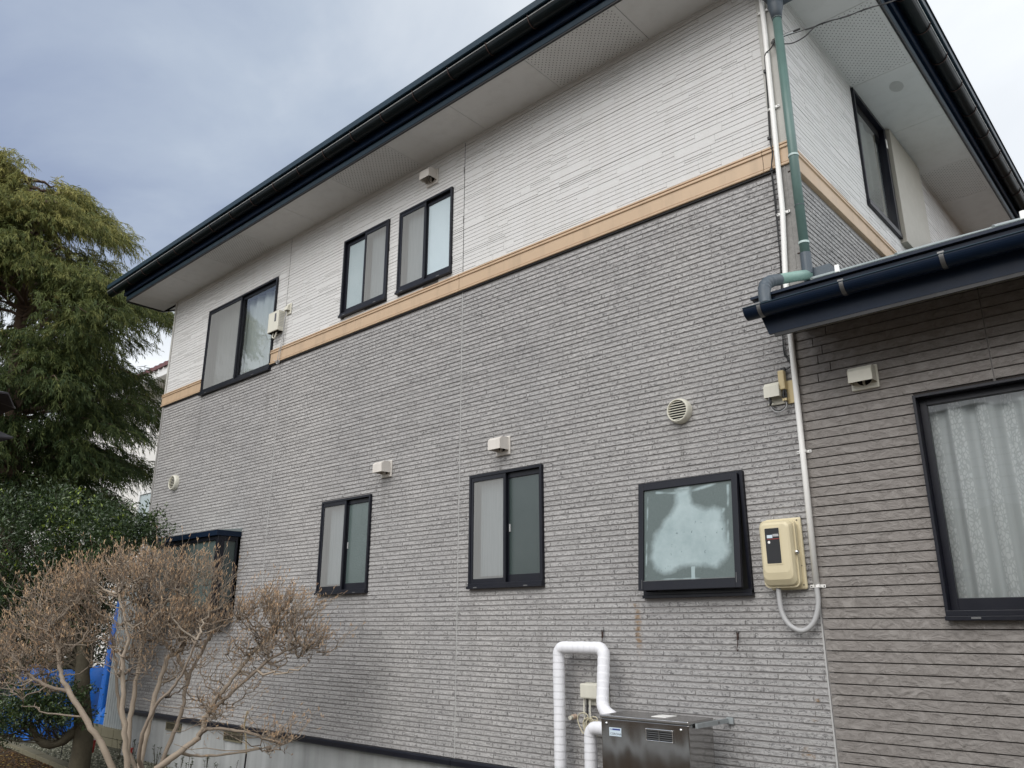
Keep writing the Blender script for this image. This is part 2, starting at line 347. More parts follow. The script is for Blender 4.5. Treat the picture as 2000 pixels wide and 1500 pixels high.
MT['bud'] = mat_attr('dry_bud', [(0.0, (0.31, 0.195, 0.13)), (0.5, (0.50, 0.335, 0.22)), (1.0, (0.68, 0.49, 0.33))], 0.7)
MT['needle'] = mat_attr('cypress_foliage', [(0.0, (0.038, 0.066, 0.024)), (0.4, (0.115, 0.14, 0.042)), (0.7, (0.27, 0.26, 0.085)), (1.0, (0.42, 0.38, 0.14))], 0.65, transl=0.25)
MT['leaf'] = mat_attr('glossy_leaf', [(0.0, (0.018, 0.036, 0.013)), (0.6, (0.048, 0.080, 0.030)), (0.88, (0.12, 0.17, 0.055)), (1.0, (0.26, 0.34, 0.05))], 0.28, spec=0.5, transl=0.1)
MT['weed'] = mat_attr('weed_leaf', [(0.0, (0.03, 0.045, 0.02)), (1.0, (0.07, 0.095, 0.04))], 0.6)
MT['bamboo'] = simple('dry_bamboo', (0.46, 0.37, 0.22), 0.5, scale=20)
MT['timber'] = simple('mossy_block', (0.16, 0.145, 0.095), 0.9, bump=0.5)
MT['stucco'] = simple('white_stucco', (0.74, 0.73, 0.70), 0.9, var=0.04, scale=2, bump=0.2)
MT['redtile'] = simple('red_roof_tile', (0.13, 0.045, 0.045), 0.5, var=0.3, scale=9)
MT['whitepaint'] = simple('white_paint', (0.78, 0.78, 0.77), 0.5, var=0.03)
MT['ring'] = simple('pale_ring', (0.46, 0.56, 0.54), 0.5)
MT['sticker'] = simple('white_sticker', (0.62, 0.72, 0.80), 0.4, var=0.02)
MT['ink'] = simple('sticker_ink', (0.01, 0.012, 0.02), 0.5)
MT['inkblue'] = simple('sticker_blue', (0.02, 0.04, 0.22), 0.5)

# ------------------------------------------------------------------ mesh helpers
class MB:
    def __init__(s): s.v = []; s.f = []
    def quad(s, a, b, c, d):
        i = len(s.v); s.v += [a, b, c, d]; s.f.append((i, i + 1, i + 2, i + 3))
    def box(s, x0, x1, y0, y1, z0, z1):
        i = len(s.v)
        s.v += [(x0, y0, z0), (x1, y0, z0), (x1, y1, z0), (x0, y1, z0), (x0, y0, z1), (x1, y0, z1), (x1, y1, z1), (x0, y1, z1)]
        s.f += [(i, i + 3, i + 2, i + 1), (i + 4, i + 5, i + 6, i + 7), (i, i + 1, i + 5, i + 4), (i + 1, i + 2, i + 6, i + 5), (i + 2, i + 3, i + 7, i + 6), (i + 3, i, i + 4, i + 7)]
        return s
    def ring(s, x0, x1, z0, z1, w, y0, y1, wb=None, wt=None):
        wb = wb or w; wt = wt or w
        s.box(x0, x0 + w, y0, y1, z0, z1); s.box(x1 - w, x1, y0, y1, z0, z1)
        s.box(x0 + w, x1 - w, y0, y1, z0, z0 + wb); s.box(x0 + w, x1 - w, y0, y1, z1 - wt, z1); return s
    def tube(s, pts, rad, n=10, cap=True):
        pts = [Vector(p) for p in pts]
        if isinstance(rad, (int, float)): rad = [rad] * len(pts)
        base = len(s.v); t0 = (pts[1] - pts[0]).normalized()
        a = t0.orthogonal().normalized()
        for k, p in enumerate(pts):
            if k == 0: t = pts[1] - pts[0]
            elif k == len(pts) - 1: t = pts[-1] - pts[-2]
            else: t = (pts[k + 1] - pts[k]).normalized() + (pts[k] - pts[k - 1]).normalized()
            t.normalize(); a = (a - t * a.dot(t)); a.normalize(); b = t.cross(a)
            for j in range(n):
                an = 2 * math.pi * j / n; s.v.append(tuple(p + float(rad[k]) * (math.cos(an) * a + math.sin(an) * b)))
        for k in range(len(pts) - 1):
            for j in range(n):
                j2 = (j + 1) % n; s.f.append((base + k * n + j, base + k * n + j2, base + (k + 1) * n + j2, base + (k + 1) * n + j))
        if cap:
            s.f.append(tuple(base + j for j in reversed(range(n)))); s.f.append(tuple(base + (len(pts) - 1) * n + j for j in range(n)))
        return s
    def build(s, name, mat, parent=None, smooth=False, bevel=0.0, me_only=False):
        me = bpy.data.meshes.new(name); me.from_pydata([tuple(v) for v in s.v], [], s.f); me.update()
        me.materials.append(MT[mat] if isinstance(mat, str) else mat)
        if smooth:
            for p in me.polygons: p.use_smooth = True
        if me_only: return me
        o = link(name, me, parent)
        if bevel:
            b = o.modifiers.new('bevel', 'BEVEL'); b.width = bevel; b.segments = 2; b.limit_method = 'ANGLE'; b.angle_limit = R(40)
        return o
def link(name, data, parent=None):
    o = bpy.data.objects.new(name, data); COL.objects.link(o)
    if parent is not None:
        o.parent = parent; o.matrix_parent_inverse = Matrix.Translation(parent_world(parent)).inverted()
    return o
def parent_world(o):
    v = Vector(o.location); 
    p = o.parent
    while p is not None: v = v + Vector((0, 0, 0)); p = p.parent
    return Vector(o['_base']) if '_base' in o else Vector((0, 0, 0))
def thing(name, label, cat, loc=(0, 0, 0), group=None):
    o = bpy.data.objects.new(name, None); COL.objects.link(o); o.location = loc; o['_base'] = loc
    o.empty_display_size = 0.2
    tag(o, label, cat, group); return o
def tag(o, label, cat, group=None, kind=None):
    o['label'] = label; o['category'] = cat
    if group: o['group'] = group
    if kind: o['kind'] = kind
    return o
def catmull(pts, sub=6):
    P = [Vector(p) for p in pts]; out = []
    for i in range(len(P) - 1):
        p0 = P[max(0, i - 1)]; p1 = P[i]; p2 = P[i + 1]; p3 = P[min(len(P) - 1, i + 2)]
        for k in range(sub):
            t = k / sub
            out.append(0.5 * ((2 * p1) + (-p0 + p2) * t + (2 * p0 - 5 * p1 + 4 * p2 - p3) * t * t + (-p0 + 3 * p1 - 3 * p2 + p3) * t ** 3))
    out.append(P[-1]); return out
def np_mesh(name, V, F, mat, parent=None, tone=None, smooth=False):
    """V (n,3), F (m,k)"""
    V = np.asarray(V, np.float32); F = np.asarray(F, np.int32); me = bpy.data.meshes.new(name)
    me.vertices.add(len(V)); me.vertices.foreach_set('co', V.ravel())
    k = F.shape[1]; me.loops.add(F.size); me.loops.foreach_set('vertex_index', F.ravel())
    me.polygons.add(len(F)); me.polygons.foreach_set('loop_start', np.arange(0, F.size, k, dtype=np.int32)); me.polygons.foreach_set('loop_total', np.full(len(F), k, np.int32))
    if smooth: me.polygons.foreach_set('use_smooth', np.ones(len(F), bool))
    me.update(calc_edges=True)
    if tone is not None:
        a = me.attributes.new('tone', 'FLOAT', 'POINT'); a.data.foreach_set('value', np.asarray(tone, np.float32))
    me.materials.append(MT[mat]); return link(name, me, parent)
def np_tubes(P, Rd, n):
    """P (N,K,3), Rd (N,K) -> verts, quads"""
    N, K, _ = P.shape
    T = np.empty_like(P); T[:, 1:-1] = P[:, 2:] - P[:, :-2]; T[:, 0] = P[:, 1] - P[:, 0]; T[:, -1] = P[:, -1] - P[:, -2]
    T /= np.linalg.norm(T, axis=2, keepdims=True) + 1e-9
    ref = np.where(np.abs(T[..., 2:3]) > 0.8, np.array([1., 0, 0]), np.array([0, 0, 1.]))
    A = np.cross(T, ref); A /= np.linalg.norm(A, axis=2, keepdims=True) + 1e-9; B = np.cross(T, A)
    an = np.arange(n) * 2 * np.pi / n
    V = P[:, :, None, :] + Rd[:, :, None, None] * (np.cos(an)[None, None, :, None] * A[:, :, None, :] + np.sin(an)[None, None, :, None] * B[:, :, None, :])
    idx = np.arange(N * K * n).reshape(N, K, n)
    F = np.stack([idx[:, :-1, :], np.roll(idx, -1, 2)[:, :-1, :], np.roll(idx, -1, 2)[:, 1:, :], idx[:, 1:, :]], -1).reshape(-1, 4)
    return V.reshape(-1, 3), F

# ------------------------------------------------------------------ ground
gm = MB(); gm.quad((-400, -400, 0), (400, -400, 0), (400, 400, 0), (-400, 400, 0)); g = gm.build('ground', 'soil'); g['kind'] = 'structure'
V = []; nx, ny = 90, 22
xs = np.linspace(-13.5, 3.5, nx); gy = np.linspace(0, 1, ny)
X, Yt = np.meshgrid(xs, gy, indexing='ij')
kerb_y = lambda x: -0.56 + (x + 11.25) * (-0.0787)
Yv = (kerb_y(X) + 0.05) * (1 - Yt) + 0.6 * Yt
Zv = 0.014 + 0.012 * rng.random(X.shape)
idx = np.arange(nx * ny).reshape(nx, ny)
F = np.stack([idx[:-1, :-1], idx[1:, :-1], idx[1:, 1:], idx[:-1, 1:]], -1).reshape(-1, 4)
gr = np_mesh('gravel_bed', np.stack([X, Yv, Zv], -1).reshape(-1, 3), F, 'gravel', smooth=True); gr['kind'] = 'structure'
unseen_path = MB().box(-9, 9, -6.7, -5.2, -.05, .02).build('path', 'concrete'); unseen_path['kind'] = 'structure'  # invented slab out of view, added to be mirrored in the water heater
# loose stones on the gravel and dry leaves on the soil
def scatter(name, n, xr, yr, size, mat, label, cat, flat=False, z=0.02):
    c = np.stack([rng.uniform(*xr, n), rng.uniform(*yr, n), np.full(n, z)], 1)
    s = rng.uniform(size * 0.5, size, n)
    base = np.array([(1, 0, 0), (0, 1, 0), (-1, 0, 0), (0, -1, 0), (0, 0, .7), (0, 0, -.5)], float)
    if flat: base[:, 2] *= 0.25
    a = rng.uniform(0, 6.28, n); rot = np.stack([np.stack([np.cos(a), -np.sin(a), 0 * a], -1), np.stack([np.sin(a), np.cos(a), 0 * a], -1), np.stack([0 * a, 0 * a, 1 + 0 * a], -1)], 1)
    asp = np.stack([np.ones(n), rng.uniform(.5, 1, n), rng.uniform(.5, 1, n)], 1)
    Vv = np.einsum('nij,nkj->nki', rot, base[None] * asp[:, None]) * s[:, None, None] + c[:, None]
    Vv += rng.normal(0, size * .08, Vv.shape)
    f = np.array([(0, 1, 4), (1, 2, 4), (2, 3, 4), (3, 0, 4), (1, 0, 5), (2, 1, 5), (3, 2, 5), (0, 3, 5)])
    Ff = (f[None] + (np.arange(n) * 6)[:, None, None]).reshape(-1, 3)
    o = np_mesh(name, Vv.reshape(-1, 3), Ff, mat, tone=np.repeat(rng.random(n), 6)); tag(o, label, cat, kind='stuff')
MT['stone'] = mat_attr('pebble', [(0.0, (0.07, 0.075, 0.055)), (0.6, (0.18, 0.18, 0.14)), (1.0, (0.42, 0.41, 0.36))], 0.85)
MT['dryleaf'] = mat_attr('dry_leaf', [(0.0, (0.07, 0.035, 0.015)), (0.7, (0.17, 0.09, 0.035)), (1.0, (0.40, 0.30, 0.10))], 0.8)
scatter('gravel_stones', 9000, (-11, -3), (-0.7, 0.1), 0.022, 'stone', 'loose grey gravel between the kerb and the concrete foundation', 'gravel')
scatter('fallen_leaves', 6000, (-13, -6), (-2.2, -0.75), 0.028, 'dryleaf', 'small brown leaves fallen on the bare soil in the lower left corner', 'fallen leaves', flat=True, z=0.006)
k = thing('kerb', 'low mossy concrete kerb between brown soil and gravel', 'kerb', (-9, -0.7, 0))
x = -13.2
while x < -4.2:
    x1 = x + 0.59; mb = MB(); zt = 0.055 + rnd.uniform(-.004, .004)
    y0, y1 = kerb_y(x), kerb_y(x1)
    mb.v = [(x, y0 - .06, -.05), (x1, y1 - .06, -.05), (x1, y1 + .06, -.05), (x, y0 + .06, -.05), (x, y0 - .06, zt), (x1, y1 - .06, zt), (x1, y1 + .06, zt), (x, y0 + .06, zt)]
    mb.f = [(0, 3, 2, 1), (4, 5, 6, 7), (0, 1, 5, 4), (1, 2, 6, 5), (2, 3, 7, 6), (3, 0, 4, 7)]
    mb.build('kerb_stone', 'timber', k, bevel=.006); x += 0.6

# ------------------------------------------------------------------ the house
SOF = 6.08; XL = -9.03; XR = 0.055; DRIP = 0.566; B0 = 4.497; B1 = 4.673
house = thing('house', 'two storey house with white upper siding, tan band and grey stone-faced lower siding', 'house', (-4.5, 4.5, 0))
WIN = dict(w1=(-5.008, -4.225, 1.838, 2.750), w2=(-2.897, -2.108, 1.832, 2.756), u1=(-4.920, -4.150, 4.725, 5.641), u2=(-3.976, -3.193, 4.722, 5.640),
           ub=(-7.933, -6.262, 4.437, 5.628), w3=(-1.228, -0.450, 1.722, 2.493), bay=(-8.23, -6.58, 1.62, 2.58))
holes_front = list(WIN.values())
SW = (1.655, 3.43, 4.93, 6.05)     # side window (y0,y1,z0,z1) incl. shutter box
front = lambda u, z, p: (u, -p, z)
side = lambda u, z, p: (XR + p, u, z)

def sub_intervals(a, b, z0, z1, holes):
    iv = [(a, b)]
    for (x0, x1, h0, h1) in holes:
        ov = min(z1, h1) - max(z0, h0)
        if ov <= 0.35 * (z1 - z0): continue
        new = []
        for (p, q) in iv:
            if x1 <= p or x0 >= q: new.append((p, q)); continue
            if x0 > p: new.append((p, x0))
            if x1 < q: new.append((x1, q))
        iv = new
    return [t for t in iv if t[1] - t[0] > 0.012]
def panel_with_holes(mapf, u0, u1, z0, z1, holes, name, mat, parent, p=0.0, thick=0.05):
    zs = sorted({z0, z1, *[h for q in holes for h in (q[2], q[3]) if z0 < h < z1]})
    mb = MB()
    for a, b in zip(zs[:-1], zs[1:]):
        iv = [(u0, u1)]
        for (x0, x1, h0, h1) in holes:
            if h1 <= a + 1e-6 or h0 >= b - 1e-6: continue
            new = []
            for (s_, e_) in iv:
                if x1 <= s_ or x0 >= e_: new.append((s_, e_)); continue
                if x0 > s_: new.append((s_, x0))
                if x1 < e_: new.append((x1, e_))
            iv = new
        for (s_, e_) in iv: mb.quad(mapf(s_, a, p), mapf(e_, a, p), mapf(e_, b, p), mapf(s_, b, p))
    return mb.build(name, mat, parent)
def add_block(mb, mapf, u0, u1, z0, z1, p, ch=0.0018, jit=0.0, back=-0.002):
    i = len(mb.v)
    j = lambda: rnd.uniform(-jit, jit)
    n = 1
    mb.v += [mapf(u0, z0, back), mapf(u1, z0, back), mapf(u1, z1, back), mapf(u0, z1, back)]
    mb.v += [mapf(u0 + ch + j(), z0 + ch + j(), p + j()), mapf(u1 - ch + j(), z0 + ch + j(), p + j()), mapf(u1 - ch + j(), z1 - ch + j(), p + j()), mapf(u0 + ch + j(), z1 - ch + j(), p + j())]
    mb.f += [(i + 4, i + 5, i + 6, i + 7), (i, i + 1, i + 5, i + 4), (i + 1, i + 2, i + 6, i + 5), (i + 2, i + 3, i + 7, i + 6), (i + 3, i, i + 4, i + 7)]
CAMP = Vector((1.80, -4.70, 1.55))
def course_blocks(u0, u1, seams, lens, off):
    """one running course split at seams and by random lengths"""
    out = []; edges = [u0] + [s for s in seams if u0 < s < u1] + [u1]
    for a, b in zip(edges[:-1], edges[1:]):
        a2 = a + (0.0045 if a in seams else 0); b2 = b - (0.0045 if b in seams else 0)
        x = a2 - rnd.uniform(0, 0.25)
        while x < b2:
            L = rnd.choice(lens); s_, e_ = max(x, a2), min(x + L, b2)
            if e_ - s_ > 0.02: out.append((s_, e_))
            x += L
    return out
SEAMS = [-6.045, -3.045]
PITCH_ = 0.0379
# lower siding, front
stone = panel_with_holes(front, XL + .03, -0.019, DRIP, B0 + .01, holes_front, 'stone_siding', 'groove', house)
items = []
zrow = DRIP + 0.002; r = 0
while zrow + 0.03 < B0:
    lens = (0.235, 0.27, 0.30, 0.33, 0.28)
    for (a, b) in course_blocks(XL + 0.035, -0.052 if zrow < 3.68 else -0.024, SEAMS, lens, r):
        for (s_, e_) in sub_intervals(a, b, zrow, zrow + 0.028, holes_front): items.append((s_, e_, zrow, zrow + 0.0285 + rnd.uniform(-.001, .0012)))
    zrow += PITCH_; r += 1
def score(it):
    c = Vector(((it[0] + it[1]) / 2, 0, it[2])); d = (c - CAMP).length
    hid = 1.0 if (-1.4 < c.x < -0.70 and c.z < 1.02) else 0.0
    return d - (it[1] - it[0]) * 2 + hid * 10
def visible(it):
    v = Vector(((it[0] + it[1]) / 2, 0, it[2])) - CAMP; z = v.dot(fw)
    return z > 0 and abs(v.dot(r2) / z * 1547.7) < 1000 and abs(v.dot(u2) / z * 1547.7) < 750
items.sort(key=lambda t: (not visible(t), score(t)))
unit = {}
def unit_block(L, h, p):
    key = (round(L, 2), round(p, 3))
    if key not in unit:
        mb = MB(); add_block(mb, front, 0, key[0], 0, h, p, jit=0.0006); unit[key] = mb.build('stone_block', 'block', me_only=True)
    return unit[key], key[0]
for it in items[:300]:
    p = rnd.choice((0.0056, 0.0064, 0.0074)); me, L = unit_block(it[1] - it[0] - 0.0035, 0.0285, p)
    o = link('stone_block', me, stone); o.location = (it[0] + 0.0017, 0, it[2])
mb = MB()
for it in items[300:]: add_block(mb, front, it[0] + 0.0017, it[1] - 0.0017, it[2], it[3], rnd.uniform(.0055, .0078), jit=0.0006)
o = mb.build('stone_blocks', 'block', stone); o['kind'] = 'stuff'
# lower siding, side
stone2 = panel_with_holes(side, 0.06, 9.0, 3.3, B0 + .01, [], 'stone_siding', 'groove', house)
mb = MB(); zrow = 3.3
while zrow + .03 < B0:
    for (a, b) in course_blocks(0.085, 9.0, [3.03, 6.06], (0.235, 0.27, 0.30, 0.33), 0): add_block(mb, side, a + .0017, b - .0017, zrow, zrow + .0285, rnd.uniform(.0055, .0078), jit=.0006)
    zrow += PITCH_
o = mb.build('stone_blocks', 'block', stone2); o['kind'] = 'stuff'
# upper white siding : thin ashlar strips
def ashlar(u0, u1, z0, z1, seams, holes):
    out = []; U = 0.455 / 12; z = z0; brd = 0
    while z < z1 - 0.006:
        zt = min(z + 2 * U, z1); last = brd % 6 == 5
        edges = [u0] + [q for q in seams if u0 < q < u1] + [u1]
        for a, b in zip(edges[:-1], edges[1:]):
            lo = a + (.004 if a in seams else 0); hi = b - (.004 if b in seams else 0); x = lo - rnd.uniform(0, .3)
            while x < hi:
                L = rnd.choice((.12, .17, .22, .28, .34, .42)); s_, e_ = max(x, lo), min(x + L, hi); x += L
                if e_ - s_ < .02: continue
                m_ = rnd.random(); zm = z + U
                if m_ < .09: parts = [(z, zt)]
                elif m_ < .80: parts = [(z, zm), (zm, zt)]
                elif m_ < .88: parts = [(z, z + U * .55), (z + U * .55, zt)]
                elif m_ < .95: parts = [(z, zm), (zm, zm + U * .5), (zm + U * .5, zt)]
                else: parts = [(z, z + U * .5), (z + U * .5, zm), (zm, zt)]
                for (q0, q1) in parts:
                    q1 = min(q1, zt)
                    if q1 - q0 < .006: continue
                    for (s2, e2) in sub_intervals(s_, e_, q0, q1, holes): out.append((s2, e2, q0, q1, last and abs(q1 - zt) < 1e-6))
        z += 2 * U; brd += 1
    return out
white = panel_with_holes(front, XL + .03, XR - .02, B1 - .01, SOF, holes_front, 'white_siding', 'wgroove', house)
A = ashlar(XL + .035, -0.037, B1 - .005, SOF - .002, SEAMS, holes_front)
A.sort(key=lambda t: (not visible(t), -(t[1] - t[0]) * (t[3] - t[2]) / (Vector(((t[0] + t[1]) / 2, 0, t[2])) - CAMP).length ** 2))
for k_, it in enumerate(A[:300]):
    mb = MB(); g0 = .0002; add_block(mb, front, it[0] + g0, it[1] - g0, it[2] + .0026, it[3] - (.0035 if it[4] else .0010), rnd.uniform(.0050, .0064), ch=.0006)
    mb.build('siding_strip', 'white', white)
mb = MB()
for it in A[300:]: add_block(mb, front, it[0] + .0002, it[1] - .0002, it[2] + .0026, it[3] - (.0035 if it[4] else .0010), rnd.uniform(.0050, .0064), ch=.0006)
o = mb.build('siding_strips', 'white', white); o['kind'] = 'stuff'
white2 = panel_with_holes(side, 0.0, 9.0, B1 - .01, SOF, [SW], 'white_siding', 'wgroove', house)
mb = MB()
for it in ashlar(0.078, 9.0, B1 - .005, SOF - .002, [3.52, 6.5], [SW]): add_block(mb, side, it[0] + .0002, it[1] - .0002, it[2] + .0026, it[3] - (.0035 if it[4] else .0010), rnd.uniform(.0050, .0064), ch=.0006)
o = mb.build('siding_strips', 'white', white2); o['kind'] = 'stuff'
# vertical board joints
for sx in SEAMS:
    MB().box(sx - .0045, sx + .0045, -.0055, -.0005, DRIP, B0).build('board_joint', 'joint', stone)
    MB().box(sx - .004, sx + .004, -.0035, -.0005, B1, SOF - .003).build('board_joint', 'jointd', white)
MB().box(-9.0, -8.99, -.006, -.0005, DRIP, B0).build('board_joint', 'joint', stone)
# gable wall at the left end, rear wall
mb = MB(); mb.quad((XL, 0.03, 0.0), (XL, 9, 0.0), (XL, 9, 6.3), (XL, 0.03, 6.3)); mb.quad((XL, 9.0, 0), (XR, 9.0, 0), (XR, 9.0, 6.3), (XL, 9.0, 6.3))
mb.build('rear_wall', 'stucco', house)
# corner trims
MB().box(XL - .012, XL + .03, -.016, .05, DRIP, B0).build('corner_trim', 'trim_grey', house, bevel=.003)
MB().box(XL - .012, XL + .03, -.016, .05, B1, SOF).build('corner_trim', 'trim_white', house, bevel=.003)
mb = MB(); mb.box(-.037, XR + .022, -.020, .075, B1, SOF); mb.build('corner_trim', 'trim_white', house, bevel=.006)
mb = MB(); mb.box(-.020, XR + .022, -.020, .082, 3.72, B0); mb.box(XR - .018, XR - .010, -.0235, -.0195, 3.74, B0); mb.build('corner_trim', 'trim_grey', house, bevel=.004)
MB().box(-.060, -.051, -.008, -.0005, 0.1, 3.3).build('corner_joint', 'joint', house)
# tan belt band with its mouldings
def band(prof_y, u0, u1, name='belt_band', wrapL=False):
    """prof (p,z) swept along the front"""
    mb = MB(); n = len(prof_y)
    for u in (u0, u1): mb.v += [(u, -p, z) for p, z in prof_y]
    for i in range(n): j = (i + 1) % n; mb.f.append((i, j, n + j, n + i))
    mb.f.append(tuple(range(n))); mb.f.append(tuple(n + i for i in reversed(range(n))))
    return mb.build(name, 'band', house)
PROF = [(0.0, B0), (.034, B0), (.036, B0 + .004), (.036, B0 + .017), (.014, B0 + .019), (.014, B0 + .024), (.026, B0 + .027), (.026, B1 - .048), (.030, B1 - .045), (.036, B1 - .043), (.036, B1 - .026), (.010, B1 - .025), (.010, B1 - .019), (.034, B1 - .015), (.034, B1 - .003), (.030, B1), (0.0, B1)]
hx0, hx1 = WIN['ub'][0], WIN['ub'][1]
for a, b in ((XL - .03, hx0 - .003), (hx1 + .003, SEAMS[0] + 0.0), (SEAMS[0] + .003, -3.075), (-3.070, -0.102), (-0.098, None)):
    if b is not None: band(PROF, a, b)
    else:
        mb = MB(); n = len(PROF)
        ring0 = [(a, -p, z) for p, z in PROF]; ring1 = [(XR + p + .022, -p, z) for p, z in PROF]; ring1 = [(XR + p, -p, z) for p, z in PROF]; ring2 = [(XR + p, 3.0, z) for p, z in PROF]; ring3 = [(XR + p, 9.0, z) for p, z in PROF]
        for rg in (ring0, ring1, ring2, ring3): mb.v += rg
        for k_ in range(3):
            for i in range(n): j = (i + 1) % n; mb.f.append((k_ * n + i, k_ * n + j, (k_ + 1) * n + j, (k_ + 1) * n + i))
        mb.build('belt_band', 'band', house)
# thicker trims at the corner wear the band in front of them: black strip stands in for the band's shadow
MB().box(XL, -.021, -.022, -.0005, B0 - .012, B0 - .001).build('painted_band_shadow', 'black', house)
# foundation, drip edge
MB().box(XL + .04, 3.6, .02, .12, 0, DRIP - .03).build('foundation', 'concrete', house)
mb = MB(); n0 = [(.0, DRIP), (.030, DRIP - .002), (.042, DRIP - .014), (.042, DRIP - .046), (.034, DRIP - .052), (-.03, DRIP - .052)]
def extr(pr, u0, u1, name, mat, par):
    mb = MB(); n = len(pr)
    for u in (u0, u1): mb.v += [(u, -p, z) for p, z in pr]
    for i in range(n): j = (i + 1) % n; mb.f.append((i, j, n + j, n + i))
    mb.f.append(tuple(range(n))); mb.f.append(tuple(n + i for i in reversed(range(n)))); return mb.build(name, mat, par)
extr(n0, XL - .02, -6.06, 'drip_edge', 'frame', house); extr(n0, -6.055, -3.055, 'drip_edge', 'frame', house); extr(n0, -3.05, -.06, 'drip_edge', 'frame', house)
for vx in (-7.88, -6.56):
    fv = MB().ring(vx, vx + .36, .40, .49, .014, .004, .019).build('foundation_vent', 'timber', house)
    mb = MB(); mb.box(vx + .014, vx + .346, .012, .018, .414, .476); mb.build('vent_back', 'hole', fv)
    mb = MB()
    for k_ in range(11): mb.box(vx + .03 + k_ * .029, vx + .036 + k_ * .029, .007, .012, .414, .476)
    mb.build('vent_bars', 'timber', fv)

# soffit boards (front row and side row) with perforated ones
def soffit_panel(x0, x1, y0, y1, perf=False, axis='x'):
    g = .0022; o = MB().box(x0 + g, x1 - g, y0 + (g if axis == 'y' else 0), y1 - (g if axis == 'y' else 0), SOF, SOF + .008).build('soffit_board', 'soffit', house, bevel=.001)
    if perf:
        mb = MB(); st = .0285; z = SOF - .0006
        nxh = int((x1 - x0 - .04) / st); nyh = int((y1 - y0 - .03) / st)
        for stg in (0, 1):
            for i in range(nxh + 1):
                for j in range(nyh + 1):
                    if (i + j) % 2 != 0 and stg == 0: continue
                    if stg == 1: continue
                    cx, cy = x0 + .022 + i * st * .75, y0 + .018 + j * st * .75
                    if cx > x1 - .02 or cy > y1 - .014: continue
                    b = len(mb.v); rr_ = .0047
                    mb.v += [(cx + rr_ * math.cos(a_), cy + rr_ * math.sin(a_), z) for a_ in [math.pi / 3 * q for q in range(6)]]; mb.f.append(tuple(b + q for q in range(6)))
        nxh2 = int((x1 - x0) / (st * .75)); nyh2 = int((y1 - y0) / (st * .75))
        mb = MB()
        for i in range(nxh2):
            for j in range(nyh2):
                if (i + j) % 2: continue
                cx, cy = x0 + .03 + i * st * .75, y0 + .025 + j * st * .75
                if cx > x1 - .025 or cy > y1 - .02: continue
                b = len(mb.v); rr_ = .0047
                mb.v += [(cx + rr_ * math.cos(a_), cy + rr_ * math.sin(a_), z) for a_ in [math.pi / 3 * q for q in range(6)]]; mb.f.append(tuple(b + q for q in reversed(range(6))))
        h_ = mb.build('soffit_holes', 'hole', o); h_['kind'] = 'stuff'
MB().box(-9.5, .573, -.51, .06, SOF + .009, SOF + .012).build('eave_backing', 'hole', house)
x = -0.93; edges = [0.573, -0.02, -0.93]
while edges[-1] - .91 > -9.5: edges.append(edges[-1] - .91)
edges.append(-9.5)
for i, (b, a) in enumerate(zip(edges[:-1], edges[1:])):
    soffit_panel(a, b, -.512, 0.0 if a > -9.1 else 0.012, perf=(abs(a + 1.84) < .05 or abs(a + 4.57) < .05 or abs(a + 7.30) < .05))
ye = [-.51 + .51, .745, 1.70, 2.66, 3.615, 4.43, 5.34, 6.25, 7.2, 8.1, 9.0]
for a, b in zip(ye[:-1], ye[1:]): soffit_panel(XR, .573, a, b, perf=(abs(a - .745) < .01 or abs(a - 3.615) < .01 or abs(a - 6.25) < .01), axis='y')
MB().box(XR, .573, 0, 9, SOF + .009, SOF + .012).build('eave_backing', 'hole', house)
# small quarter trim between wall and soffit
MB().box(XL + .03, XR, -.012, -.0005, SOF - .010, SOF - .0005).build('soffit_trim', 'soffit', house)
MB().box(XR + .0005, XR + .013, .08, 9, SOF - .012, SOF - .0005).build('soffit_trim', 'soffit', house)
# old leak stain on the side soffit
mb = MB(); cx, cy = .36, 1.95
mb.v = [(cx + .055 * math.cos(t), cy + .085 * math.sin(t), SOF - .0012) for t in [k_ * math.pi / 12 for k_ in range(24)]]; mb.f = [tuple(reversed(range(24)))]
mb.build('soffit_patch', simple('soffit_stain', (0.47, 0.465, 0.455), 0.9, var=.15, scale=20), house)

# fascia, roof edge, gutter : profiles (outward o from soffit edge, z) swept round the corner
def sweep(prof, x0, yend, name, mat, closed=True, smooth=False, join=0.573):
    mb = MB(); n = len(prof)
    for (o_, z) in prof: mb.v.append((x0, -.51 - o_, z))
    for (o_, z) in prof: mb.v.append((join + o_, -.51 - o_, z))
    for (o_, z) in prof: mb.v.append((join + o_, yend, z))
    for s_ in range(2):
        for i in range(n if closed else n - 1):
            j = (i + 1) % n; mb.f.append((s_ * n + i, s_ * n + j, (s_ + 1) * n + j, (s_ + 1) * n + i))
    if closed: mb.f.append(tuple(range(n))); mb.f.append(tuple(2 * n + i for i in reversed(range(n))))
    return mb.build(name, mat, house, smooth=smooth)
sweep([(0, 6.072), (.016, 6.066), (.020, 6.070), (.020, 6.084), (.012, 6.090), (0.0, 6.09)], -9.50, 9, 'eave_drip', 'black')
sweep([(.012, 6.085), (.022, 6.088), (.030, 6.130), (.026, 6.146), (.0, 6.146)], -9.51, 9, 'lower_fascia', 'navy2')
sweep([(.030, 6.148), (.052, 6.140), (.062, 6.146), (.060, 6.325), (.0, 6.325), (.0, 6.148)], -9.525, 9, 'fascia', 'navy')
ap = [(.127 + .060 * math.cos(t), 6.262 + .060 * math.sin(t)) for t in [math.pi * (1 + k_ / 12) for k_ in range(13)]]
ap2 = [(.127 + .056 * math.cos(t), 6.262 + .056 * math.sin(t)) for t in [math.pi * (2 - k_ / 12) for k_ in range(13)]]
gut = sweep(ap + ap2, -9.83, 9, 'roof_gutter', 'gutter', smooth=False)
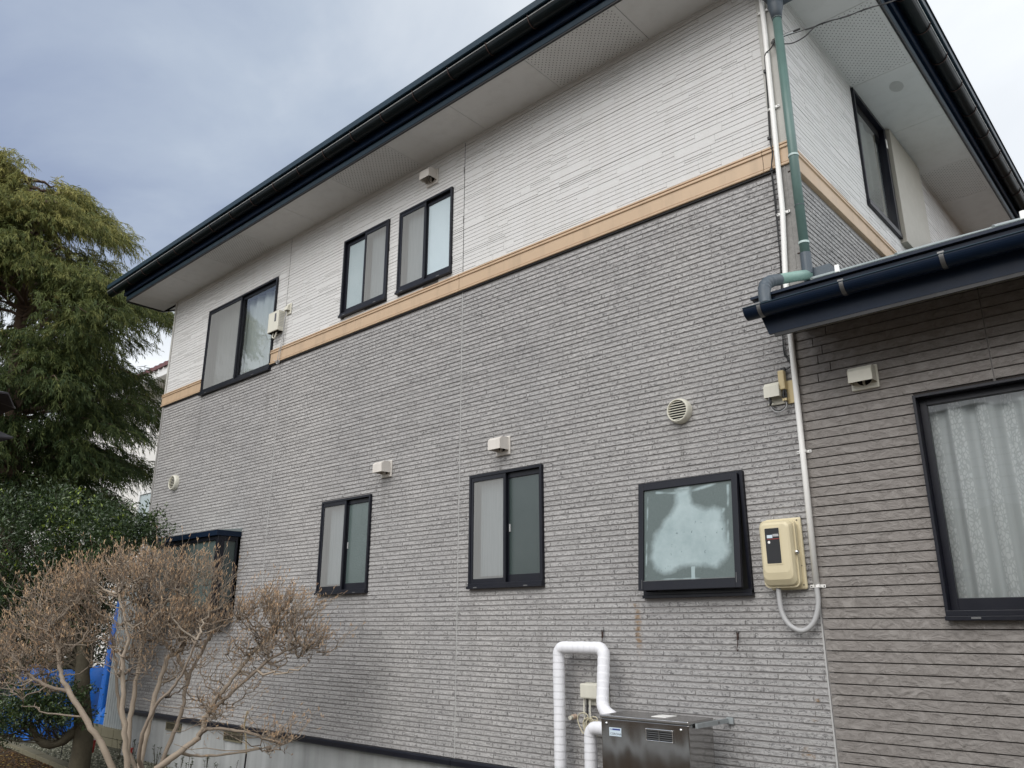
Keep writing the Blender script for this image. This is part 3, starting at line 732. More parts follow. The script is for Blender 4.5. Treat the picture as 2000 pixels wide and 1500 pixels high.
sweep([(.184, 6.259), (.191, 6.259), (.193, 6.263), (.191, 6.268), (.184, 6.268)], -9.832, 9, 'gutter_bead', 'chrome').data.materials[0] = simple('bead', (0.35, 0.36, 0.36), 0.35)
mb = MB(); mb.v = [( -9.829, -.51 - o_, z) for o_, z in ap]; mb.f = [tuple(range(13))]; mb.build('gutter_end', 'gutter', gut)
def bracket(loc, ang):
    mb = MB(); pts = [(0, -(.165 + .068 * math.cos(t)), 6.266 + .067 * math.sin(t)) for t in [math.pi * (1 - .08 + 1.12 * k_ / 10) for k_ in range(11)]]
    pts = [(0, -.055, 6.30)] + pts + [(0, -.245, 6.290)]
    for a, b in zip(pts[:-1], pts[1:]):
        for dx in (-.007,): mb.quad((-.007, a[1], a[2]), (.007, a[1], a[2]), (.007, b[1], b[2]), (-.007, b[1], b[2]))
    return mb
bm_ = MB(); pts = [(0, -.055, 6.31), (0, -.095, 6.285)] + [(0, -(.127 + .0645 * math.cos(t)), 6.262 + .0645 * math.sin(t)) for t in [math.pi + math.pi * k_ / 12 for k_ in range(13)]][::1]
# order : from fascia side (cos=-1 => o=.099) round below to the lip (o=.231)
bm_.tube([(0, -.060, 6.315)] + [(0, -(.127 + .0645 * math.cos(t)), 6.262 + .0645 * math.sin(t)) for t in [math.pi + math.pi * k_ / 12 for k_ in range(13)]] + [(0, -.196, 6.276)], .0048, 6)
bme = bm_.build('gutter_bracket', 'rust', me_only=True)
def place_br(px, py, rz):
    o = bpy.data.objects.new('gutter_bracket', bme); COL.objects.link(o); o.parent = gut; o.location = (px, py, 0); o.rotation_euler = (0, 0, rz)
x = -9.62
while x < .6: place_br(x, -.51, 0); x += .4715 if False else .470
y = 0.09
while y < 9: place_br(.573, y, R(90)); y += .492
# roof edge strip + roof planes
sweep([(.195, 6.288), (.205, 6.285), (.212, 6.290), (.215, 6.345), (.20, 6.352), (.05, 6.332), (.05, 6.320)], -9.79, 9, 'roof_edge', 'navy2')
mb = MB(); e0 = .72; zt = 6.353; sl = .42
yr = 4.5; zr = zt + (yr + e0) * sl
hipx = .573 + .22 - (yr + e0)
mb.quad((-9.79, -e0, zt), (.80, -e0, zt), (hipx, yr, zr), (-9.79, yr, zr))
mb.v += [(.80, -e0, zt), (.80, 9.73, zt), (hipx, yr, zr)]; mb.f.append((4, 5, 6))
mb.quad((.80, 9.73, zt), (-9.79, 9.73, zt), (-9.79, yr, zr), (hipx, yr, zr))
mb.build('roof', 'roofdark', house)
# verge board and sloping verge soffit on the left gable
mb = MB()
for (o_, zz0, zz1, xx) in ((0, SOF - .01, 6.32, -9.503),):
    pts = [(-.52, SOF - .012), (.012, SOF - .012), (4.5, SOF - .012 + 4.49 * sl), (4.5, SOF + .25 + 4.49 * sl), (.012, 6.34), (-.52, 6.33)]
    a0 = len(mb.v); mb.v += [(-9.503, p[0], p[1]) for p in pts] + [(-9.54, p[0], p[1]) for p in pts]
    mb.f += [tuple(range(6)), tuple(6 + i for i in reversed(range(6)))] + [(i, (i + 1) % 6, 6 + (i + 1) % 6, 6 + i) for i in range(6)]
mb.build('verge_board', 'black', house)
mb = MB(); mb.quad((-9.5, .012, SOF + .006), (XL, .012, SOF + .006), (XL, 4.5, SOF + 4.49 * sl), (-9.5, 4.5, SOF + 4.49 * sl)); mb.build('verge_soffit', 'soffit', house)
mb = MB(); mb.v = [(XL, .03, 6.08), (XL, 9, 6.08), (XL, 4.5, 6.08 + 4.5 * sl)]; mb.f = [(0, 1, 2)]; mb.build('gable_wall', 'stucco', house)
# downpipe from the two gutters
dp = MB().tube([(.128, -.075, 5.60), (.128, -.075, 3.665)], .030, 16).build('downpipe', 'pipe_green', house, smooth=True)
pz = [5.56, 4.52, 3.90]
for z in (5.605, 4.50, 3.865): MB().tube([(.128, -.075, z), (.128, -.075, z + .014)], .034, 16).build('pipe_ring', 'ring', dp, smooth=False)
MB().tube([(.128, -.075, 4.135), (.128, -.075, 4.139)], .0325, 16).build('pipe_ring', 'pipe_slate', dp)
MB().tube([(.128, -.075, 3.80), (.128, -.075, 3.655)], .0335, 16).build('pipe_sleeve', 'pipe_slate', dp)
for z in (5.50, 4.44, 3.84): MB().tube([(.128, -.05, z), (.09, -.02, z), (.06, -.021, z)], .005, 6).build('pipe_clip', 'rust', dp)
MB().tube([(.128, -.075, 5.60), (.128, -.075, 5.66), (.128, -.075, 5.70), (.128, -.075, 5.765)], [.033, .042, .052, .054], 16).build('pipe_junction', 'pipe_slate', dp, smooth=True)
MB().tube([(.115, -.075, 5.74), (.03, -.12, 5.90), (-.10, -.40, 6.15), (-.13, -.66, 6.22)], .030, 12).build('inlet_pipe', 'pipe_slate', dp, smooth=True)
MB().tube([(.145, -.06, 5.74), (.24, .06, 5.85), (.52, .20, 6.10), (.72, .24, 6.22)], .030, 12).build('inlet_pipe', 'pipe_slate', dp, smooth=True)

# ------------------------------------------------------------------ windows
def curtain_mesh(x0, x1, z0, z1, y, amp=.022, per=.11, n=90, name='curtain', mat='curtain', parent=None, mapf=None):
    mb = MB(); ph = rnd.uniform(0, 6)
    for i in range(n + 1):
        u = x0 + (x1 - x0) * i / n; yy = y + amp * (math.sin(2 * math.pi * u / per + ph) + .35 * math.sin(2 * math.pi * u / (per * .43) + 1))
        for z in (z0, z1): mb.v.append((u, yy, z) if mapf is None else mapf(u, z, -yy))
    for i in range(n): mb.f.append((2 * i, 2 * i + 2, 2 * i + 3, 2 * i + 1))
    return mb.build(name, mat, parent, smooth=True)
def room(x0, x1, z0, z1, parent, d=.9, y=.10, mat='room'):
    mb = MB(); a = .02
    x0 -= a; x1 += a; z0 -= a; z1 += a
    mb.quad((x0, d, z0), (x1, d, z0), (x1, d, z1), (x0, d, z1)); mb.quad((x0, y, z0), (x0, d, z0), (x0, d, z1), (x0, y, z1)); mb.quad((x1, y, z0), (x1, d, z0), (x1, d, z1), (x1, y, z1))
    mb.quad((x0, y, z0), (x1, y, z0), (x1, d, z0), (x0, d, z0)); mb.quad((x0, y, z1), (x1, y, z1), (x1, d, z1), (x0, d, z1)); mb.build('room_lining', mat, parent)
def slider(key, screen, glassmat, curtain=None, openleft=False, clear=False):
    x0, x1, z0, z1 = WIN[key]
    mb = MB(); mb.ring(x0, x1, z0 + .02, z1, .020, -.032, .09, wb=.02, wt=.022); f = mb.build('window', 'frame', house, bevel=.0015)
    mb = MB(); mb.box(x0 - .004, x1 + .004, -.050, .06, z0, z0 + .022); mb.box(x0 + .002, x1 - .002, -.040, .06, z0 + .022, z0 + .042); mb.build('sill', 'frame', f, bevel=.002)
    mb = MB(); 
    for dx in (.10, .78): mb.box(x0 + (x1 - x0) * dx, x0 + (x1 - x0) * dx + .04, -.0515, -.0502, z0 + .006, z0 + .014)
    mb.build('drain_slot', 'steel', f)
    xm = (x0 + x1) / 2; w = .030
    ia, ib = x0 + .02, x1 - .02; zb, zt = z0 + .042, z1 - .022
    sL = (ia, xm + .014); sR = (xm - .014, ib)
    ss, gs = (sL, sR) if screen == 'L' else (sR, sL)
    # outer screen sash
    s = MB().ring(ss[0], ss[1], zb, zt, .026, -.026, -.010, wb=.036, wt=.034).build('screen_sash', 'frame', f, bevel=.0012)
    mb = MB(); mb.quad((ss[0] + .026, -.018, zb + .036), (ss[1] - .026, -.018, zb + .036), (ss[1] - .026, -.018, zt - .034), (ss[0] + .026, -.018, zt - .034)); mb.build('screen', 'screen', s)
    # sash behind the screen
    s2 = MB().ring(ss[0] + .004, ss[1] - .004, zb, zt, .040, .038, .062, wb=.058, wt=.04).build('sash', 'steel' if False else 'frame', f, bevel=.0012)
    mb = MB(); mb.quad((ss[0] + .04, .050, zb + .055), (ss[1] - .04, .050, zb + .055), (ss[1] - .04, .050, zt - .04), (ss[0] + .04, .050, zt - .04)); mb.build('pane', 'frost_pale' if not clear else 'glass', s2)
    # visible sliding sash
    s3 = MB().ring(gs[0], gs[1], zb, zt, .034, .002, .026, wb=.058, wt=.040).build('sash', 'frame', f, bevel=.0012)
    mb = MB(); mb.quad((gs[0] + .034, .014, zb + .058), (gs[1] - .034, .014, zb + .058), (gs[1] - .034, .014, zt - .04), (gs[0] + .034, .014, zt - .04)); mb.build('pane', glassmat, s3)
    if clear:
        room(x0, x1, z0, z1, f)
        curtain_mesh(x0 + .03, x1 - .03, z0 + .05, z1 - .03, .12, .020, .20, parent=f)
    else:
        mb = MB(); mb.quad((x0, .088, z0), (x1, .088, z0), (x1, .088, z1), (x0, .088, z1)); mb.build('blind', 'curtain', f)
        if glassmat in ('frost_dark', 'frost_mid'):
            mb = MB(); mb.box(gs[0] + .038, gs[0] + .050, .006, .013, (z0 + z1) / 2 - .03, (z0 + z1) / 2 + .03); mb.build('latch', 'pvc_grey', f)
    return f
slider('w1', 'L', 'frost_mid'); slider('w2', 'L', 'frost_dark')
slider('u1', 'R', 'frost_grey'); slider('u2', 'L', 'frost_pale'); slider('ub', 'L', 'glass', clear=True)
# awning window, open a little at the bottom, pane fogged
x0, x1, z0, z1 = WIN['w3']
f = MB().ring(x0, x1, z0 + .02, z1, .022, -.030, .09).build('window', 'frame', house, bevel=.0015)
mb = MB(); mb.box(x0 + .0, x1 + .004, -.046, .05, z0, z0 + .020); mb.box(x0 + .004, x1, -.034, .05, z0 + .020, z0 + .036); mb.build('sill', 'frame', f, bevel=.002)
mb = MB(); mb.quad((x0, .088, z0), (x1, .088, z0), (x1, .088, z1), (x0, .088, z1)); mb.build('inner_screen', 'room', f)
W_, H_ = .738, .712
sash = MB().ring(0, W_, -H_, 0, .040, -.030, -.002, wb=.058, wt=.042).build('sash', 'frame', f, bevel=.002)
mb = MB(); mb.tube([(.040, -.0305, -H_ + .060), (W_ - .04, -.0305, -H_ + .060)], .0022, 4); mb.tube([(W_ - .030, -.031, -H_ + .03), (W_ - .030, -.031, -H_ + .09)], .002, 4); mb.tube([(.030, -.031, -H_ + .01), (.030, -.031, -H_ + .07)], .002, 4); mb.build('sash_bead', 'steel', sash)
n = 110; us = np.linspace(0, 1, n); UU, VV = np.meshgrid(us, us, indexing='ij')
poly = np.array([(0.38, 0.96), (0.53, 0.965), (0.54, .88), (0.56, .80), (0.62, .76), (0.70, .73), (0.80, .73), (.87, .70), (.90, .5), (.94, .27), (.90, .19), (.80, .12), (.62, .15), (.45, .145), (.33, .10), (.23, .08), (.12, .15), (.08, .24), (.10, .38), (.14, .50), (.24, .64), (.34, .74), (.385, .84)])
def sdist(U, V, poly):
    px, py = U.ravel(), V.ravel(); d = np.full(px.shape, 9.0); inside = np.zeros(px.shape, bool)
    for a, b in zip(poly, np.roll(poly, -1, 0)):
        ab = b - a; t = np.clip(((px - a[0]) * ab[0] + (py - a[1]) * ab[1]) / (ab @ ab), 0, 1)
        d = np.minimum(d, np.hypot(px - a[0] - t * ab[0], py - a[1] - t * ab[1]))
        c = ((a[1] > py) != (b[1] > py)) & (px < (b[0] - a[0]) * (py - a[1]) / (b[1] - a[1] + 1e-12) + a[0]); inside ^= c
    return np.where(inside, d, -d).reshape(U.shape)
wob = sum(np.sin(a * UU + b * VV + c_) for a, b, c_ in ((23, 11, 0), (-17, 29, 2), (41, -13, 4), (9, 47, 1))) / 4
fog = np.clip(.5 + (sdist(UU, VV, poly) + .014 * wob) / .12, 0, 1)
def streak(a, b, w):
    a = np.array(a); b = np.array(b); ab = b - a; t = np.clip(((UU - a[0]) * ab[0] + (VV - a[1]) * ab[1]) / (ab @ ab), 0, 1)
    return np.clip(1.1 - np.hypot(UU - a[0] - t * ab[0], VV - a[1] - t * ab[1]) / w, 0, 1)
for s_ in (((.15, .965), (.40, .935), .022), ((.50, .93), (.92, 1.0), .028), ((.93, .25), (.955, .95), .022), ((.02, .05), (.045, .93), .014), ((.05, .02), (.93, .01), .012), ((.40, .98), (.52, .98), .03), ((.86, .60), (.90, .70), .03)):
    fog = np.maximum(fog, .80 * streak(*s_) * np.clip(.55 + .5 * np.sin(13 * VV + 9 * UU + 3 * s_[2] * 100) + .35 * np.sin(37 * VV - 21 * UU), 0, 1))
fog = np.where((np.abs(UU - .555) < .018) & (VV < .13), 1.35, fog)
fog = np.clip(fog + .05 * np.sin(UU * 40 + 7 * VV) * .5, 0, 1.4)
pw, ph = W_ - .08, H_ - .10
Vv = np.stack([.04 + UU * pw, np.full_like(UU, -.016), -H_ + .058 + VV * ph], -1).reshape(-1, 3); idx = np.arange(n * n).reshape(n, n)
pane = np_mesh('pane', Vv, np.stack([idx[:-1, :-1], idx[1:, :-1], idx[1:, 1:], idx[:-1, 1:]], -1).reshape(-1, 4), 'fog', sash)
at = pane.data.attributes.new('fog', 'FLOAT', 'POINT'); at.data.foreach_set('value', fog.ravel().astype(np.float32))
sash.location = (x0 + .014, -.022, z1 - .016); sash.rotation_euler = (R(-5.0), 0, 0)
sash.matrix_parent_inverse = Matrix()
# bay window
bx0, bx1, bz0, bz1, by = -8.23, -6.585, 1.66, 2.575, -.275
bay = MB().box(bx0, bx0 + .05, by + .05, 0, bz0, bz1).box(bx1 - .012, bx1, -.03, 0, bz0, bz1).build('bay_window', 'frame', house)
mb = MB(); mb.box(bx0, bx1, by, -.0005, bz0 - .05, bz0 + .03); mb.build('bay_floor', 'frame', bay, bevel=.004)
mb = MB(); mb.ring(bx0, bx1, bz0 + .03, bz1 - .06, .045, by, by + .05); mb.box((bx0 + bx1) / 2 - .03, (bx0 + bx1) / 2 + .03, by, by + .05, bz0 + .075, bz1 - .105); mb.build('bay_frame', 'frame', bay, bevel=.003)
mb = MB()
for a, b in ((by + .05, by + .085), (-.05, -.0005)): mb.box(bx1 - .045, bx1, a, b, bz0 + .03, bz1 - .06)
mb.box(bx1 - .045, bx1, by + .085, -.05, bz0 + .03, bz0 + .08); mb.box(bx1 - .045, bx1, by + .085, -.05, bz1 - .11, bz1 - .06); mb.build('bay_side_frame', 'frame', bay, bevel=.003)
mb = MB(); mb.quad((bx1 - .02, by + .08, bz0 + .07), (bx1 - .02, -.05, bz0 + .07), (bx1 - .02, -.05, bz1 - .1), (bx1 - .02, by + .08, bz1 - .1)); mb.build('side_pane', 'frost_dark', bay)
mb = MB(); mb.quad((bx0 + .04, by + .025, bz0 + .07), (bx1 - .04, by + .025, bz0 + .07), (bx1 - .04, by + .025, bz1 - .1), (bx0 + .04, by + .025, bz1 - .1)); mb.build('front_pane', 'frost_mid', bay)
mb = MB(); pr = [(bx0 - .03, by - .03), (bx1 + .02, by - .03), (bx1 + .02, 0), (bx0 - .03, 0)]
mb.box(bx0 - .03, bx1 + .02, by - .03, -.0005, bz1 - .058, bz1); mb.build('bay_fascia', 'navy', bay, bevel=.002)
mb = MB(); mb.v = [(bx0 - .03, by - .03, bz1 + .001), (bx1 + .02, by - .03, bz1 + .001), (bx1 + .02, -.001, bz1 + .04), (bx0 - .03, -.001, bz1 + .04), (bx1 + .02, -.001, bz1 + .001), (bx0 - .03, -.001, bz1 + .001)]; mb.f = [(0, 1, 2, 3), (1, 4, 2), (0, 3, 5)]; mb.build('bay_roof', 'roof', bay)
# side window and shutter box
y0, y1, z0, z1 = SW
sw = MB(); ymid = 2.50
for (a, b, c, d) in ((y0, y0 + .03, z0, z1), (ymid - .06, ymid, z0, z1)): sw.box(XR - .06, XR + .028, a, b, c, d)
sw.box(XR - .06, XR + .028, y0 + .03, ymid - .06, z1 - .035, z1); sw.box(XR - .06, XR + .034, y0 - .004, ymid, z0 - .03, z0 + .02)
swo = sw.build('side_window', 'frame', house, bevel=.002)
MB().box(XR - .05, XR - .02, y0 + .03, ymid - .06, z1 - .16, z1 - .035).build('shutter_rail', 'black', swo)
mb = MB(); mb.quad((XR - .015, y0 + .03, z0 + .02), (XR - .015, ymid - .06, z0 + .02), (XR - .015, ymid - .06, z1 - .12), (XR - .015, y0 + .03, z1 - .12)); mb.build('pane', 'glass', swo)
sd = lambda u, z, p: (XR + p, u, z)
curtain_mesh(y0 + .03, ymid - .06, z0, z1, .045, .012, .25, mapf=sd, parent=swo)
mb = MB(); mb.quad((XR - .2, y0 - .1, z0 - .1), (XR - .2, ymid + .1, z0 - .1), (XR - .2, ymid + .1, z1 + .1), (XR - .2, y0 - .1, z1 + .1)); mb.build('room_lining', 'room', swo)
MB().box(XR + .029, XR + .034, ymid - .052, ymid - .018, z1 - .22, z1 - .13).build('tag', 'pvc_white', swo)
MB().box(XR - .05, XR + .062, ymid + .01, y1, z0 - .06, z1).build('shutter_box', 'shutter', swo, bevel=.004)

# ------------------------------------------------------------------ vent hoods and round grilles
def hood(cx, cz, w, h, d=.105, mat='hood', par=house, rim=True):
    v = MB().box(cx - w / 2, cx + w / 2, -.022, -.004, cz - h / 2, cz + h / 2).build('vent_hood', mat, par, bevel=.006)
    ww = w * .42; zt = cz + h * .42; zb = cz - h * .26
    prof = [(-.022, zt), (-.022 - d * .72, zt - .004), (-.022 - d, zt - .028), (-.022 - d, zb)]
    mb = MB(); nP = len(prof)
    for xx in (cx - ww, cx + ww): mb.v += [(xx, y, z) for y, z in prof] + [(xx, -.022, zb)]
    for i in range(nP - 1): mb.f.append((i, i + 1, nP + 1 + i + 1, nP + 1 + i))
    mb.f += [tuple(range(nP + 1)), tuple(nP + 1 + i for i in reversed(range(nP + 1)))]
    o = mb.build('cover', mat, v); so = o.modifiers.new('solid', 'SOLIDIFY'); so.thickness = .004; b = o.modifiers.new('bevel', 'BEVEL'); b.width = .006; b.segments = 2
    mb = MB(); rr_ = w * .30; c2 = zb + .015
    mb.v = [(cx + rr_ * math.cos(t), -.0225, cz + rr_ * math.sin(t)) for t in [k_ * math.pi / 10 for k_ in range(20)]]; mb.f = [tuple(range(20))]; mb.build('duct_opening', 'hole', v)
    mb = MB(); mb.box(cx - .003, cx + .003, -.05, -.023, zb - .01, zb + .04); mb.build('damper_bar', mat, v)
    return v
hood(-3.50, 5.862, .165, .165); hood(-4.02, 2.962, .155, .155); hood(-2.525, 2.960, .155, .155)
def grille(cx, cz, r_):
    mb = MB(); prof = [(r_, -.004), (r_, -.030), (r_ * .97, -.042), (r_ * .90, -.062), (r_ * .82, -.064), (r_ * .80, -.058), (r_ * .80, -.030)]; n = 40
    for k_ in range(n):
        a = 2 * math.pi * k_ / n
        mb.v += [(cx + p * math.cos(a), y, cz + p * math.sin(a)) for p, y in prof]
    m_ = len(prof)
    for k_ in range(n):
        k2 = (k_ + 1) % n
        for i in range(m_ - 1): mb.f.append((k_ * m_ + i, k_ * m_ + i + 1, k2 * m_ + i + 1, k2 * m_ + i))
    g_ = mb.build('round_grille', 'ivory', house, smooth=True)
    mb = MB(); mb.v = [(cx + r_ * .8 * math.cos(2 * math.pi * k_ / 24), -.031, cz + r_ * .8 * math.sin(2 * math.pi * k_ / 24)) for k_ in range(24)]; mb.f = [tuple(range(24))]; mb.build('grille_back', 'hole', g_)
    for k_ in range(8):
        z = cz - r_ * .8 + (k_ + .5) * r_ * 1.6 / 8; hw = math.sqrt(max(0, (r_ * .8) ** 2 - (z - cz) ** 2))
        mb = MB(); mb.v = [(cx - hw, -.058, z - .004), (cx + hw, -.058, z - .004), (cx + hw, -.040, z + .006), (cx - hw, -.040, z + .006), (cx - hw, -.058, z - .0015), (cx + hw, -.058, z - .0015), (cx + hw, -.040, z + .0085), (cx - hw, -.040, z + .0085)]
        mb.f = [(0, 1, 2, 3), (4, 7, 6, 5), (0, 4, 5, 1)]; mb.build('louvre', 'ivory', g_)
grille(-.868, 2.957, .088); grille(-8.365, 3.345, .100)

# ------------------------------------------------------------------ the single storey extension on the right
ext = thing('house_extension', 'single storey grey plank-sided extension with navy gutter and roof edge', 'extension', (1.7, 1.5, 0))
EX0, EX1 = -.049, 3.6; EW = (.608, 2.30, 1.571, 2.776)
ew = panel_with_holes(front, EX0, EX1, .10, 3.37, [EW], 'plank_siding', 'pgroove', ext, p=-.003)
z = 3.0854 - 0.0577 * 51
zr_ = z
um = {}
while zr_ < 3.32:
    ed = [EX0 + .002] + [s for s in (1.012,)] + [EX1]
    for a, b in zip(ed[:-1], ed[1:]):
        segs = [(a, b)]
        if zr_ > 2.95 and a < .5:
            c1 = .06 + rnd.uniform(0, .25); segs = [(a, c1), (c1, b)]
        for (s_, e_) in segs:
            for (s2, e2) in sub_intervals(s_, e_, zr_, zr_ + .053, [EW]):
                mb = MB(); add_block(mb, front, s2 + .0015, e2 - .0015, zr_ + .0020, zr_ + .0550, .0078, ch=.0014)
                mb.build('plank', 'plank', ew)
    zr_ += 0.0577
MT['brown_sealant'] = simple('brown_sealant', (.13, .12, .115), .8)
for q in ((.1, 1.565), (2.782, 3.3)): MB().box(1.006, 1.018, -.0075, .002, *q).build('board_joint', 'brown_sealant', ew)
# extension roof : shed roof, navy fascia, gutter
d = .45; ES = 3.172
mb = MB(); zj = ES + .165; mb.v = [(.03, -d, ES), (4.2, -d, ES), (4.2, -.012, zj), (.03, -.012, zj), (.03, -d, ES + .012), (4.2, -d, ES + .012), (4.2, -.012, zj + .012), (.03, -.012, zj + .012)]; mb.f = [(0, 3, 2, 1), (4, 5, 6, 7), (0, 1, 5, 4), (2, 3, 7, 6), (0, 4, 7, 3), (1, 2, 6, 5)]; mb.build('soffit', simple('dark_soffit', (.018, .016, .015), .8), ext)
MB().box(.165, 4.2, -d - .004, -d + .010, ES - .014, ES - .001).build('soffit_strip', simple('tan_strip', (.30, .27, .19), .6), ext)
MB().box(.04, 4.2, -d - .020, -d - .0045, ES - .018, ES + .02).build('fascia_drip', 'black', ext)
fa = MB(); fa.v = [(.008, -d - .022, ES + .002), (4.2, -d - .022, ES + .002), (4.2, -d - .034, 3.395), (-.060, -d - .034, 3.395), (.008, -d - .004, ES + .002), (4.2, -d - .004, ES + .002), (4.2, -d - .004, 3.395), (-.060, -d - .004, 3.395)]
fa.f = [(0, 1, 2, 3), (4, 7, 6, 5), (0, 3, 7, 4), (1, 5, 6, 2), (0, 4, 5, 1), (3, 2, 6, 7)]; fa.build('fascia', 'navy', ext)
zr0 = 3.402
mb = MB(); mb.v = [(-.072, -d - .055, zr0), (4.2, -d - .055, zr0), (4.2, -d - .055, zr0 + .016), (-.072, -d - .055, zr0 + .016), (-.072, -.012, zr0 + .01 + .42 * .45), (4.2, -.012, zr0 + .01 + .42 * .45), (-.072, -d - .01, zr0), (4.2, -d - .01, zr0)]
mb.f = [(0, 1, 2, 3), (3, 2, 5, 4), (0, 6, 7, 1)]; mb.build('roof_edge', 'navy', ext)
s_r = .445
def rz(y): return zr0 + .018 + (y + d + .055) * s_r
mb = MB(); mb.quad((-.067, -d - .050, rz(-d - .05)), (4.2, -d - .050, rz(-d - .05)), (4.2, -.014, rz(-.014)), (-.067, -.014, rz(-.014))); mb.quad((XR + .02, -.014, rz(-.014)), (4.2, -.014, rz(-.014)), (4.2, 3.4, rz(3.4)), (XR + .02, 3.4, rz(3.4))); mb.build('roof', 'roof', ext)
rib = MB()
for k_ in range(9): rib.tube([(.3 + k_ * .455, -d - .05, rz(-d - .05) + .008), (.3 + k_ * .455, 3.4, rz(3.4) + .008)], .009, 6)
rib.build('roof_ribs', 'roof', ext)
for xx in (.42, 1.33, 2.24): MB().box(xx - .012, xx + .012, -d + .02, -d + .04, rz(-d + .03) , rz(-d + .03) + .045).build('snow_guard', 'pvc_white', ext, bevel=.004)
gy, gz, gr_ = -d - .100, 3.318, .058
mb = MB(); n = 16; arc = [(gy + gr_ * math.cos(t), gz + gr_ * math.sin(t)) for t in [math.pi * (1 + k_ / n) for k_ in range(n + 1)]]; arc2 = [(gy + (gr_ - .003) * math.cos(t), gz + (gr_ - .003) * math.sin(t)) for t in [math.pi * (2 - k_ / n) for k_ in range(n + 1)]]
pr = arc + arc2; nn = len(pr)
for xx in (-.078, 4.2): mb.v += [(xx, y, z_) for y, z_ in pr]
for i in range(nn): mb.f.append((i, (i + 1) % nn, nn + (i + 1) % nn, nn + i))
mb.f.append(tuple(range(nn)))
eg = mb.build('roof_gutter', 'navy', ext)
mb = MB(); mb.v = [(-.079, y, z_) for y, z_ in arc]; mb.f = [tuple(range(len(arc)))]; mb.build('gutter_end', 'navy', eg)
MB().tube([(-.078, gy - gr_, gz), (4.2, gy - gr_, gz)], .0045, 8).build('gutter_bead', 'navy2', eg)
for bx in (.018, .490, .985, 1.48, 1.97):
    mb = MB(); pts = [(gy + (gr_ + .002) * math.cos(t), gz + (gr_ + .002) * math.sin(t)) for t in [math.pi * (1 + k_ / 12 * .62) for k_ in range(13)]]
    for a, b in zip(pts[:-1], pts[1:]): mb.quad((bx - .011, a[0], a[1]), (bx + .011, a[0], a[1]), (bx + .011, b[0], b[1]), (bx - .011, b[0], b[1]))
    # outer half is the -y side
    pts = [(gy - (gr_ + .003) * math.cos(t), gz - (gr_ + .003) * math.sin(t)) for t in [k_ / 14 * R(105) for k_ in range(15)]]
    mb = MB()
    for a, b in zip(pts[:-1], pts[1:]): mb.quad((bx - .011, a[0], a[1]), (bx + .011, a[0], a[1]), (bx + .011, b[0], b[1]), (bx - .011, b[0], b[1]))
    mb.box(bx - .015, bx + .015, gy - gr_ - .006, gy - gr_ + .016, gz + .001, gz + .011)
    mb.build('gutter_bracket', 'steel', eg)
# pale pipe lying on the extension roof and its ribbed elbow into the gutter
lp = MB().tube([(.128, -.065, 3.655), (.10, -.17, 3.620), (.052, -.40, 3.530)], .033, 16).build('roof_pipe', 'pipe_pale', ext, smooth=True)
el = [(.058, -.365, 3.542), (.042, -.425, 3.520), (.024, -.475, 3.488), (.020, -.505, 3.440), (.028, -.528, 3.385), (.038, -.545, 3.33)]
pts = catmull(el, 8); rad = [.036 + (.003 if (i // 2) % 2 and 8 < i < 26 else 0) for i in range(len(pts))]
MB().tube(pts, rad, 16).build('pipe_elbow', 'pipe_slate', lp, smooth=True)
MB().box(.09, .26, -.05, .10, 3.62, 3.70).build('pipe_tray', 'pipe_slate', lp, bevel=.004)
MB().box(-.02, .10, -.03, .09, 3.63, 3.735).build('corner_flashing', 'trim_grey', ext, bevel=.004)
hood(.362, 2.938, .158, .140, .075, 'ivory', ext)
# extension picture window
x0, x1, z0, z1 = EW
f = MB().ring(x0, x1, z0 + .02, z1, .016, -.045, .10).build('window', 'frame', ext, bevel=.0015)
mb = MB(); mb.box(x0 - .002, x1 + .002, -.062, .05, z0, z0 + .022); mb.box(x0 + .003, x1, -.050, .05, z0 + .022, z0 + .050); mb.build('sill', 'frame', f, bevel=.002)
mb = MB(); mb.box(x0 + .12, x0 + .165, -.0635, -.0622, z0 + .008, z0 + .017); mb.build('drain_slot', 'steel', f)
s = MB().ring(x0 + .016, x1 - .016, z0 + .050, z1 - .016, .036, .018, .050, wb=.062, wt=.038).build('sash', 'frame', f, bevel=.002)
mb = MB(); mb.quad((x0 + .05, .034, z0 + .11), (x1 - .05, .034, z0 + .11), (x1 - .05, .034, z1 - .05), (x0 + .05, .034, z1 - .05)); mb.build('pane', 'glass', s)
room(x0, x1, z0, z1, f, d=.35, mat='paleroom')
curtain_mesh(x0 + .02, x1 - .02, z0 + .02, z1 - .005, .10, .020, .165, n=240, name='lace_curtain', mat='lace', parent=f)
mb = MB(); mb.quad((x0, .30, z0), (x1, .30, z0), (x1, .30, z1), (x0, .30, z1)); mb.build('back_curtain', simple('grey_back_curtain', (.72, .75, .75), .9), f)
# rear mass of the extension
mb = MB(); mb.box(XR + .03, 3.6, .42, 3.3, 0, 3.3); mb.build('extension_body', 'pgroove', ext)

